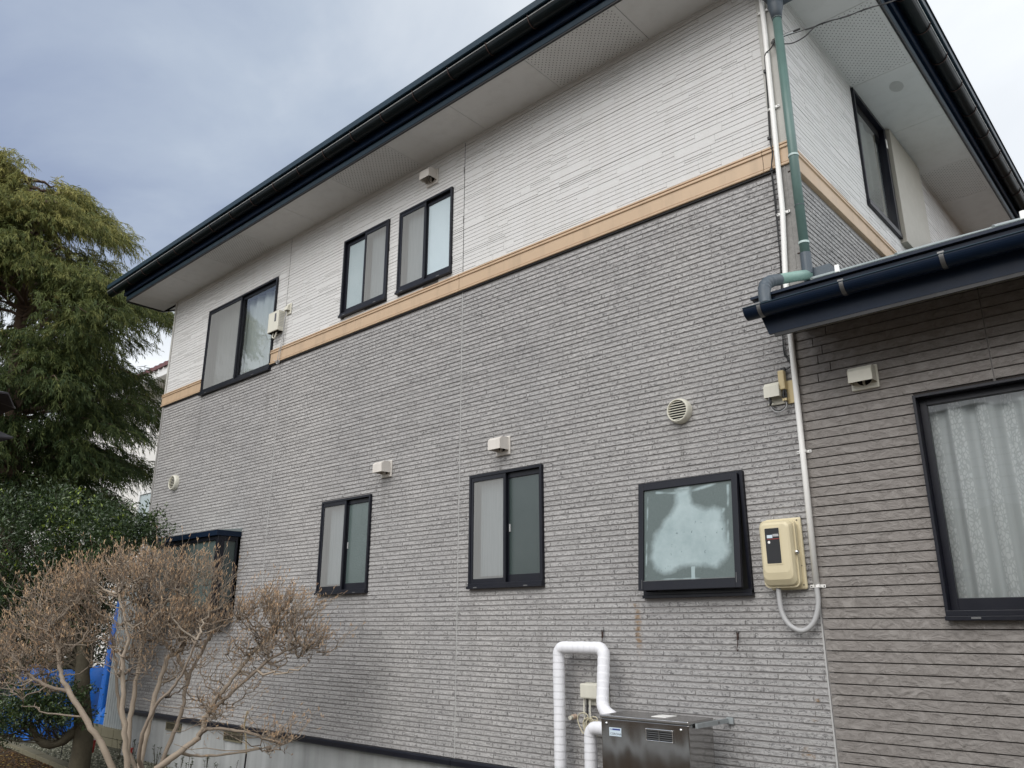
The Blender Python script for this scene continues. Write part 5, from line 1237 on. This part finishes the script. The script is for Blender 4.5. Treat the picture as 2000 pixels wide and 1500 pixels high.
# --- bare shrub with dry buds
F_ = frame((-4.95, -1.5, 0.0))
shrub = thing('bare_shrub', 'leafless many-stemmed shrub with tan buds in front of the left foundation', 'shrub', (-4.95, -1.5, 0))
stems = [([(-.15, 0, 0), (-.28, -.05, .48), (-.47, -.1, .78), (-.68, -.12, 1.05), (-.77, -.12, 1.2), (-.85, -.1, 1.42), (-1.0, -.1, 1.55)], .034, .012),
         ([(-.12, .1, 0), (-.28, .18, .51), (-.34, .28, .93), (-.34, .32, 1.32), (-.36, .33, 1.73)], .036, .012),
         ([(-.05, -.1, 0), (-.11, -.18, .51), (-.18, -.22, .93), (-.22, -.25, 1.28), (-.19, -.28, 1.48), (-.3, -.3, 1.8)], .032, .010),
         ([(0, 0, 0), (-.08, .0, .51), (-.05, .05, 1.01), (-.01, .08, 1.28), (.05, .08, 1.33), (.13, .06, 1.40), (.08, .05, 1.56), (-.1, 0, 1.75)], .030, .010),
         ([(.02, .1, 0), (.02, .15, .48), (.1, .25, .85), (.1, .3, 1.12), (.25, .3, 1.48), (.3, .3, 1.7)], .026, .010),
         ([(.05, -.1, 0), (.06, -.12, .42), (.25, -.1, .60), (.38, -.05, .72), (.42, -.03, .9), (.55, 0, 1.1), (.7, .05, 1.32), (.85, .1, 1.5)], .036, .011),
         ([(.38, -.05, .72), (.5, -.15, .78), (.8, -.2, .76), (1.0, -.2, .70), (1.08, -.2, .80)], .018, .007),
         ([(.42, -.03, .9), (.52, -.08, .95), (.7, -.1, 1.12), (.95, -.12, 1.32), (1.15, -.1, 1.40)], .020, .008),
         ([(-.68, -.12, 1.05), (-.9, -.18, 1.13), (-1.1, -.2, 1.3), (-1.25, -.2, 1.42)], .018, .007),
         ([(.1, .3, 1.12), (-.02, .32, 1.30), (-.16, .3, 1.44), (-.25, .28, 1.62)], .020, .008),
         ([(.05, .0, .3), (.02, -.3, .62), (.12, -.36, .95), (.3, -.4, 1.15), (.42, -.45, 1.45)], .022, .008),
         ([(-.1, .1, .3), (-.32, .3, .55), (-.5, .4, .9), (-.62, .45, 1.3), (-.7, .4, 1.6)], .024, .008),
         ([(.25, -.1, .60), (.32, .1, .55), (.6, .15, .56), (.9, .1, .62)], .014, .006)]
nodes = []; noder = []
for (pl, r0, r1) in stems:
    pts = [F_(*[np.array(c) for c in (p[0], p[1], p[2])]) for p in pl]; cc = catmull([tuple(p) for p in pts], 7)
    cc = [c + Vector((rnd.uniform(-.008, .008), rnd.uniform(-.008, .008), rnd.uniform(-.004, .004))) for c in cc]; r0 *= .80; r1 *= .85
    rad = [r0 + (r1 - r0) * i / (len(cc) - 1) + rnd.uniform(-.001, .0025) for i in range(len(cc))]
    o = MB().tube(cc, rad, 10).build('stem', 'bark', shrub, smooth=True)
    a = o.data.attributes.new('tone', 'FLOAT', 'POINT'); a.data.foreach_set('value', [rnd.uniform(.2, 1)] * len(o.data.vertices))
    for i, c in enumerate(cc):
        if c.z > .55: nodes.append(tuple(c)); noder.append(rad[i])
nodes = np.array(nodes)
pads = [(-.23, 2.05, .62, .15, .05, .50, 1.5), (-.88, 1.90, .32, .13, .05, .40, .7), (.08, 1.69, .48, .14, 0, .45, 1.0), (-.99, 1.54, .46, .17, 0, .45, 1.0), (.87, 1.73, .38, .15, -.05, .30, .75), (1.19, 1.48, .24, .10, -.05, .2, .28), (.95, .82, .26, .12, -.15, .25, .18), (.44, 1.12, .38, .26, -.1, .3, .26), (-.10, 1.40, .40, .20, .05, .4, .30), (-1.09, 1.28, .28, .15, -.1, .35, .3), (.75, 1.45, .3, .12, -.05, .3, .25)]
def pad_pts(n, top=True, shrink=1.0):
    w = np.array([p[6] for p in pads]); w = w / w.sum(); c = rng.choice(len(pads), n, p=w); P = np.array(pads)[c]
    v = rng.normal(0, 1, (n, 3)); v /= np.linalg.norm(v, axis=1, keepdims=True); v *= (rng.random((n, 1)) ** (1 / 2.0)) * shrink * (1 + .30 * np.abs(rng.normal(0, 1, (n, 1))))
    s = P[:, 0] + v[:, 0] * P[:, 2]; d = P[:, 4] + v[:, 1] * P[:, 5]; z = P[:, 1] + v[:, 2] * P[:, 3] * 1.15
    X_ = F_(s, d, z); X_[:, 1] = np.minimum(X_[:, 1], -.10); return X_
def nearest(T, N, bias=.35):
    out = np.empty(len(T), int)
    for i, t in enumerate(T):
        dv = t - N; d = np.linalg.norm(dv, axis=1) + bias * np.maximum(0, -dv[:, 2] + .05) * 4 + .4 * np.maximum(0, .08 - dv[:, 2]); out[i] = d.argmin()
    return out
allV = []; allF = []; allT = []; off = 0
def addt(P, Rd, n, tone):
    global off
    v, f = np_tubes(P, Rd, n); allV.append(v); allF.append(f + off); allT.append(np.repeat(tone, P.shape[1] * n)); off += len(v)
T2 = pad_pts(230, shrink=.85); T2[:, 2] -= .10; i2 = nearest(T2, nodes)
P2 = curve_between(nodes[i2], T2, 9, 0, .012, np.stack([rng.normal(0, .05, 230), rng.normal(0, .05, 230), rng.uniform(-.14, .02, 230)], 1))
addt(P2, np.linspace(.0085, .004, 9)[None, :] * rng.uniform(.7, 1.3, (230, 1)), 6, rng.random(230))
N2 = P2[:, 2:].reshape(-1, 3)
T3 = pad_pts(1500, shrink=1.0); T3[:, 2] -= .05; i3 = nearest(T3, N2)
P3 = curve_between(N2[i3], T3, 6, 0, .008, np.stack([rng.normal(0, .02, 1500), rng.normal(0, .02, 1500), rng.uniform(-.07, .0, 1500)], 1))
addt(P3, np.linspace(.0038, .0020, 6)[None, :] * rng.uniform(.8, 1.2, (1500, 1)), 4, rng.random(1500))
N3 = P3[:, 2:].reshape(-1, 3); n4 = 5300
src = rng.integers(0, len(N3), n4); cen = F_(np.array(-.05), np.array(0.), np.array(1.0))
out = N3[src] - cen; out /= np.linalg.norm(out, axis=1, keepdims=True); dirv = out * .6 + np.array([0, 0, .62]) + rng.normal(0, .42, (n4, 3)); dirv /= np.linalg.norm(dirv, axis=1, keepdims=True)
T4 = N3[src] + dirv * rng.uniform(.04, .18, (n4, 1)); T4[:, 1] = np.minimum(T4[:, 1], -.05)
P4 = curve_between(N3[src], T4, 4, 0, .004, rng.normal(0, .012, (n4, 3)))
addt(P4, np.linspace(.0016, .0009, 4)[None, :] * np.ones((n4, 1)), 3, rng.random(n4))
o = np_mesh('twigs', np.concatenate(allV), np.concatenate(allF), 'bark', shrub, tone=np.concatenate(allT)); o['kind'] = 'stuff'
# buds: 2-3 slim spindles at each tip
nbud = n4 * 3; ti = np.repeat(np.arange(n4), 3)
bd = dirv[ti] * .6 + np.array([0, 0, .6]) + rng.normal(0, .32, (nbud, 3)); bd /= np.linalg.norm(bd, axis=1, keepdims=True); L = rng.uniform(.014, .034, (nbud, 1))
keep = rng.random(nbud) < .88
bpos = T4[ti] - dirv[ti] * rng.uniform(0, .03, (nbud, 1)); bpos, bd, L = bpos[keep], bd[keep], L[keep]
Pb = bpos[:, None] + bd[:, None] * L[:, None] * np.array([0, .5, 1.])[None, :, None]
v, f = np_tubes(Pb, np.array([.0009, .0024, .0005])[None] * np.ones((len(Pb), 1)), 4)
o = np_mesh('buds', v, f, 'bud', shrub, tone=np.repeat(rng.random(len(Pb)), 12)); o['kind'] = 'stuff'

# --- leaf clouds
def leaves(lobes, n, size, F0, name, mat, parent, droop=.2, shoot=.04, clump=26, surf=1.8):
    w = np.array([l[6] for l in lobes], float); w /= w.sum(); nc = n // clump
    c = rng.choice(len(lobes), nc, p=w); P = np.array(lobes)[c]
    v = rng.normal(0, 1, (nc, 3)); v /= np.linalg.norm(v, axis=1, keepdims=True); rr_ = rng.random((nc, 1)) ** (1 / (1 + surf)); 
    bumpy = 1 + .16 * np.sin(5 * v[:, :1] + c[:, None]) * np.cos(4 * v[:, 2:] + 2) + rng.normal(0, .06, (nc, 1)); v = v * rr_ * bumpy
    C0 = F0(P[:, 0] + v[:, 0] * P[:, 2], P[:, 4] + v[:, 1] * P[:, 5], P[:, 1] + v[:, 2] * P[:, 3])
    outw = v[:, 0:1] * ES_ + v[:, 1:2] * EH + v[:, 2:3] * EZ; outw /= np.linalg.norm(outw, axis=1, keepdims=True) + 1e-6
    tone_c = rng.random(nc) * .75; sh = rng.random(nc) < shoot; tone_c[sh] = 1.0
    ci = np.repeat(np.arange(nc), clump); N = len(ci)
    ax = outw[ci] * .8 + np.array([0, 0, .35]) ; tw_ = rng.uniform(-1, 1, (N, 1)) * size * 1.7
    pos = C0[ci] + rng.normal(0, size * .9, (N, 3)) + ax * tw_
    d = outw[ci] * .5 + rng.normal(0, .7, (N, 3)) + np.array([0, 0, .15]); d /= np.linalg.norm(d, axis=1, keepdims=True)
    s = np.cross(d, rng.normal(0, 1, (N, 3))); s /= np.linalg.norm(s, axis=1, keepdims=True); nrm = np.cross(d, s)
    Ls = size * rng.uniform(.6, 1.25, (N, 1)); Ws = Ls * .36
    a = pos; b = pos + d * Ls * .5 + s * Ws * .5 + nrm * Ls * .07; e_ = pos + d * Ls; g_ = pos + d * Ls * .5 - s * Ws * .5 + nrm * Ls * .07
    V_ = np.stack([a, b, e_, g_], 1).reshape(-1, 3); i4 = np.arange(N) * 4
    F1 = np.concatenate([np.stack([i4, i4 + 1, i4 + 2], 1), np.stack([i4, i4 + 2, i4 + 3], 1)])
    o = np_mesh(name, V_, F1, mat, parent, tone=np.repeat(np.clip(tone_c[ci] + rng.normal(0, .08, N), 0, 1), 4)); o['kind'] = 'stuff'
    return C0
def limbs(starts, targets, parent, mat, name, r0, r1, K=8, n=6):
    P = curve_between(starts, targets, K, 0, .012, np.stack([rng.normal(0, .05, len(targets)), rng.normal(0, .05, len(targets)), rng.uniform(-.1, .05, len(targets))], 1))
    v, f = np_tubes(P, np.linspace(r0, r1, K)[None] * rng.uniform(.7, 1.3, (len(P), 1)), n); o = np_mesh(name, v, f, mat, parent, smooth=True, tone=np.repeat(rng.random(len(P)), K * n)); o['kind'] = 'stuff'; return P
Fc = frame((-8.6, -1.25, 0))
cam_t = thing('camellia_tree', 'dark glossy evergreen tree with dark trunk overlapping the left house corner', 'tree', (-8.1, -.8, 0))
tp = [(.66, 0, 0), (.66, 0, .4), (.60, -.05, .8), (.55, -.05, 1.2), (.42, 0, 1.6), (.3, 0, 2.0)]
cc = catmull([tuple(Fc(*[np.array(float(c)) for c in p])) for p in [(a, b, c) for (a, b, c) in tp]], 5)
cc = catmull([tuple(Fc(np.array(float(a)), np.array(float(b)), np.array(float(c)))) for (a, b, c) in tp], 5)
MB().tube(cc, [.115 - .075 * i / (len(cc) - 1) + rnd.uniform(-.006, .006) for i in range(len(cc))], 14).build('trunk', 'darkbark', cam_t, smooth=True)
lb = catmull([tuple(Fc(np.array(a), np.array(b), np.array(c))) for (a, b, c) in ((.62, -.02, .50), (.45, -.1, .33), (.28, -.16, .36), (.15, -.2, .55))], 5)
MB().tube(lb, [.05 - .02 * i / (len(lb) - 1) + rnd.uniform(-.006, .010) for i in range(len(lb))], 10).build('low_limb', 'darkbark', cam_t, smooth=True)
lobes = [(-.55, 2.45, .85, .60, 0, .8, 1.6), (.30, 2.55, .62, .48, .1, .7, 1.3), (.95, 2.50, .42, .30, -.45, .35, .6), (1.30, 2.60, .24, .20, -.50, .2, .16), (-.40, 1.90, .95, .50, 0, .8, 1.5), (.45, 2.15, .55, .36, 0, .6, .9), (-.75, 1.35, .65, .50, .2, .6, .9), (.05, 1.62, .45, .30, .25, .5, .45), (-.1, 2.95, .35, .25, 0, .4, .3), (-.8, 2.9, .3, .2, 0, .4, .2)]
C0 = leaves(lobes, 52000, .050, Fc, 'crown', 'leaf', cam_t)
t_ = C0[rng.choice(len(C0), 120, replace=False)]; st_ = np.array([tuple(cc[rnd.randrange(len(cc) // 2, len(cc))]) for _ in range(120)]); limbs(st_, t_, cam_t, 'darkbark', 'branches', .016, .004)
lowlobes = [(.12, .74, .36, .24, -.22, .35, 1.0), (.42, .80, .30, .20, -.25, .3, .6), (-.12, .55, .25, .22, -.2, .3, .5), (.62, .62, .28, .12, -.2, .25, .25)]
C1 = leaves(lowlobes, 9500, .042, Fc, 'low_foliage', 'leaf', cam_t, shoot=.02)
t_ = C1[rng.choice(len(C1), 40, replace=False)]; st_ = np.array([tuple(lb[rnd.randrange(3, len(lb))]) for _ in range(40)]); limbs(st_, t_, cam_t, 'darkbark', 'low_branches', .008, .003)
# shaded evergreen hedge behind the bare shrub, left of the tarps
Fh = frame((-12.6, .9, 0)); hd = thing('evergreen_hedge', 'dark evergreen hedge at the left edge behind the tarpaulins', 'hedge', (-12.6, .9, 0))
MB().tube([(-12.6, .9, 0), (-12.6, .9, 1.4)], [.06, .03], 8).build('trunk', 'darkbark', hd)
leaves([(-1.4, 1.5, 1.2, .8, .6, .7, 1.2), (.2, 1.7, .8, .5, .8, .5, .8), (-1.0, .9, 1.3, .8, .8, .6, 1.0), (.95, 1.1, .35, .35, .2, .3, .25)], 16000, .07, Fh, 'crown', 'leaf', hd, shoot=0)
# grey-green twiggy weeds at the foundation
wx = [(-8.6, -.18), (-8.35, -.12), (-8.1, -.20), (-7.75, -.12), (-7.45, -.18), (-7.15, -.14), (-6.85, -.2), (-6.55, -.15), (-6.3, -.2), (-6.05, -.14)]
for i, (x, y) in enumerate(wx):
    ordn = ('leftmost', 'second from left', 'third from left', 'fourth from left', 'fifth from left', 'sixth from left', 'seventh from left', 'third from right', 'second from right', 'rightmost')[i]
    wd = thing('weed_plant', 'small dark weed at the foot of the concrete foundation, ' + ordn + ' of the ten', 'weed', (x, y, 0), 'weeds along the foundation')
    mb = MB(); hs = []
    for k_ in range(5):
        h = rnd.uniform(.10, .27); a = rnd.uniform(0, 6.28); tip = (x + .05 * math.cos(a), y + .04 * math.sin(a), h); mb.tube([(x, y, 0), (x + .03 * math.cos(a), y + .02 * math.sin(a), h * .5), tip], .0022, 4); hs.append(tip)
    mb.build('stalks', 'darkbark', wd)
    V_ = []; F1 = []; 
    for tip in hs:
        for q in range(22):
            zz = rnd.uniform(.35, 1.0) if q < 12 else rnd.uniform(.93, 1.02); c = Vector((x + (tip[0] - x) * zz, y + (tip[1] - y) * zz, tip[2] * zz)); a = rnd.uniform(0, 6.28); l = rnd.uniform(.014, .03)
            d_ = Vector((math.cos(a), math.sin(a), rnd.uniform(-.2, .5))) * l; s_ = Vector((-math.sin(a), math.cos(a), 0)) * l * .25; b = len(V_)
            V_ += [c, c + d_ * .5 + s_, c + d_, c + d_ * .5 - s_]; F1.append((b, b + 1, b + 2, b + 3))
    np_mesh('leaves', np.array([tuple(v) for v in V_]), np.array(F1), 'weed', wd, tone=rng.random(len(V_)))

# --- tall drooping cypress
def cypress(base, H, z0, R_, nl, npl, name_label, seed, lean=-.35, group=None, tone_shift=0):
    global rng
    rng = np.random.default_rng(seed); Fb = frame(base)
    tr = thing('cypress_tree', name_label, 'tree', base, group)
    zt = np.linspace(0, H * .88, 14); ss = lean * (zt / H) ** 2 * 2.0 + .12 * np.sin(zt * .7)
    TP = Fb(ss, .1 * np.sin(zt), zt); MB().tube([tuple(p) for p in TP], [(.20 * (1 - .93 * z / H)) + .012 for z in zt], 12).build('trunk', 'redbark', tr, smooth=True)
    # second leader
    TQ = Fb(ss[4:] + np.linspace(0, -.9, 10), np.linspace(0, .3, 10), zt[4:] * .97); MB().tube([tuple(p) for p in TQ], [.10 * (1 - .9 * i / 9) + .01 for i in range(10)], 10).build('second_trunk', 'redbark', tr, smooth=True)
    zl = z0 + (H - z0) * rng.random(nl) ** 1.05 * .93; t = (zl - z0) / (H - z0)
    prof = np.interp(t, [0, .08, .25, .5, .7, .85, 1.0], [.62, .78, .98, .88, .68, .50, .20]) * R_
    az = rng.uniform(0, 2 * np.pi, nl); Ln = prof * rng.uniform(.72, 1.12, nl)
    leanl = lean * (zl / H) ** 2 * 2.0
    K = 9; tt = np.linspace(0, 1, K)
    d0 = np.stack([np.cos(az), np.sin(az)], 1)
    S = leanl[:, None] + d0[:, :1] * Ln[:, None] * tt; D = d0[:, 1:] * Ln[:, None] * tt
    Z = zl[:, None] - .25 + Ln[:, None] * (.42 * tt - .40 * tt ** 2.6) + 0 * S
    LP = Fb(S, D, Z) + rng.normal(0, .035, (nl, K, 3))
    v, f = np_tubes(LP, np.linspace(.036, .007, K)[None] * rng.uniform(.6, 1.2, (nl, 1)), 6); o = np_mesh('limbs', v, f, 'redbark', tr, smooth=True); o['kind'] = 'stuff'
    # side sprays
    li = rng.integers(0, nl, npl); tpos = rng.uniform(.30, 1.05, npl) ** .8; tpos = np.clip(tpos, .25, 1.03)
    fi = np.clip(tpos * (K - 1), 0, K - 1.001); i0 = fi.astype(int); fr = (fi - i0)[:, None]
    base_p = LP[li, i0] * (1 - fr) + LP[li, i0 + 1] * fr
    outd = (LP[li, -1] - LP[li, 0]); outd[:, 2] = 0; outd /= np.linalg.norm(outd, axis=1, keepdims=True) + 1e-6
    side_ = np.cross(outd, EZ) * rng.uniform(-1, 1, (npl, 1))
    start = base_p + side_ * rng.uniform(0, .42, (npl, 1)) * Ln[li][:, None] ** .5 + rng.normal(0, .06, (npl, 3))
    dr = outd * rng.uniform(.25, .9, (npl, 1)) + side_ * .5 + np.array([0, 0, -.15]) + rng.normal(0, .18, (npl, 3)); dr /= np.linalg.norm(dr, axis=1, keepdims=True)
    Lp = rng.uniform(.20, .46, (npl, 1)); Kp = 6; tp_ = np.linspace(0, 1, Kp)[None, :, None]
    PL = start[:, None] + dr[:, None] * Lp[:, None] * tp_ + np.array([0, 0, -1.]) * (Lp[:, None] * .42) * tp_ ** 2.0
    v, f = np_tubes(PL, np.linspace(.0055, .0025, Kp)[None] * np.ones((npl, 1)), 3)
    hgt = (start[:, 2] - z0) / (H - z0); tone = np.clip(.10 + .62 * np.clip(hgt * 1.35 - .25, 0, 1) + rng.normal(0, .13, npl) + .10 * (tpos - .6) + tone_shift, 0, 1)  # sunlit top painted into the foliage: tone climbs to yellow olive with height
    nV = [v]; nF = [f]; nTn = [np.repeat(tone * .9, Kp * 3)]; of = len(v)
    M = 15
    for m_ in range(M):
        tm_ = .12 + .88 * (m_ + .5) / M; fi = tm_ * (Kp - 1); i0 = int(min(fi, Kp - 1.001)); fr = fi - i0
        c = PL[:, i0] * (1 - fr) + PL[:, i0 + 1] * fr; T = PL[:, i0 + 1] - PL[:, i0]; T /= np.linalg.norm(T, axis=1, keepdims=True)
        sd_ = np.cross(T, rng.normal(0, 1, (npl, 3))); sd_ /= np.linalg.norm(sd_, axis=1, keepdims=True)
        dd = T * .75 + sd_ * .65 + np.array([0, 0, -.25]); dd /= np.linalg.norm(dd, axis=1, keepdims=True)
        l = rng.uniform(.06, .14, (npl, 1)) * (1.15 - .5 * tm_); w = np.cross(dd, rng.normal(0, 1, (npl, 3))); w /= np.linalg.norm(w, axis=1, keepdims=True); w *= .0066
        e_ = c + dd * l + np.array([0, 0, -1.]) * l * .25
        q = np.stack([c - w * .5, c + dd * l * .5 + w, e_, c + dd * l * .5 - w], 1).reshape(-1, 3); i4 = np.arange(npl) * 4 + of
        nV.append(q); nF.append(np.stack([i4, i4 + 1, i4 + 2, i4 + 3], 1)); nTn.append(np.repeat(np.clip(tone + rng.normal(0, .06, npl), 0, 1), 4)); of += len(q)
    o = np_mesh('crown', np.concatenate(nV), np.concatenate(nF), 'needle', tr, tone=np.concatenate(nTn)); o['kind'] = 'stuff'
    # bleached dead twigs
    nd = 46; li = rng.integers(0, nl, nd); a = LP[li, 3]; b = a + np.stack([rng.normal(0, .4, nd), rng.normal(0, .4, nd), rng.uniform(-.5, .2, nd)], 1)
    P = curve_between(a, b, 7, 0, .03, rng.normal(0, .1, (nd, 3))); v, f = np_tubes(P, np.linspace(.010, .003, 7)[None] * np.ones((nd, 1)), 4); o = np_mesh('dead_twigs', v, f, 'palewood', tr); o['kind'] = 'stuff'
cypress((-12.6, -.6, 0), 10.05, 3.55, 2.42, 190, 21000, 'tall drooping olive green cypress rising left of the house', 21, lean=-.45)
cypress((-14.6, -5.2, 0), 9.5, 1.5, 2.0, 60, 1500, 'second cypress outside the frame, mirrored in the bedroom glass', 33, lean=0.0)

# dark parasol whose edge enters at the left
pa = thing('garden_parasol', 'dark folded parasol edge entering at the left side of the photo', 'parasol', (-.41, -4.30, 0))
c = (-.41, -4.30)
MB().tube([(c[0], c[1], 0), (c[0], c[1], 2.11)], .014, 10).build('pole', 'black', pa)
def cone(rt, zt_, rb, zb_, n, name, mat, flute=0):
    mb = MB(); mb.v = [(c[0] + rt * math.cos(2 * math.pi * k_ / n), c[1] + rt * math.sin(2 * math.pi * k_ / n), zt_) for k_ in range(n)] + [(c[0] + rb * (1 - flute * (k_ % 2)) * math.cos(2 * math.pi * k_ / n), c[1] + rb * (1 - flute * (k_ % 2)) * math.sin(2 * math.pi * k_ / n), zb_ - .012 * (k_ % 2)) for k_ in range(n)]
    mb.f = [(k_, (k_ + 1) % n, n + (k_ + 1) % n, n + k_) for k_ in range(n)]; o = mb.build(name, mat, pa); o.modifiers.new('s', 'SOLIDIFY').thickness = .004
MT['canvas'] = simple('dark_canvas', (.030, .027, .032), .7)
cone(.02, 2.105, .19, 2.072, 16, 'top_cap', 'canvas', .05); cone(.03, 2.045, .19, 1.985, 20, 'folded_canopy', 'canvas', .22)

# ------------------------------------------------------------------ clean up helper properties
for o in bpy.data.objects:
    if '_base' in o: del o['_base']
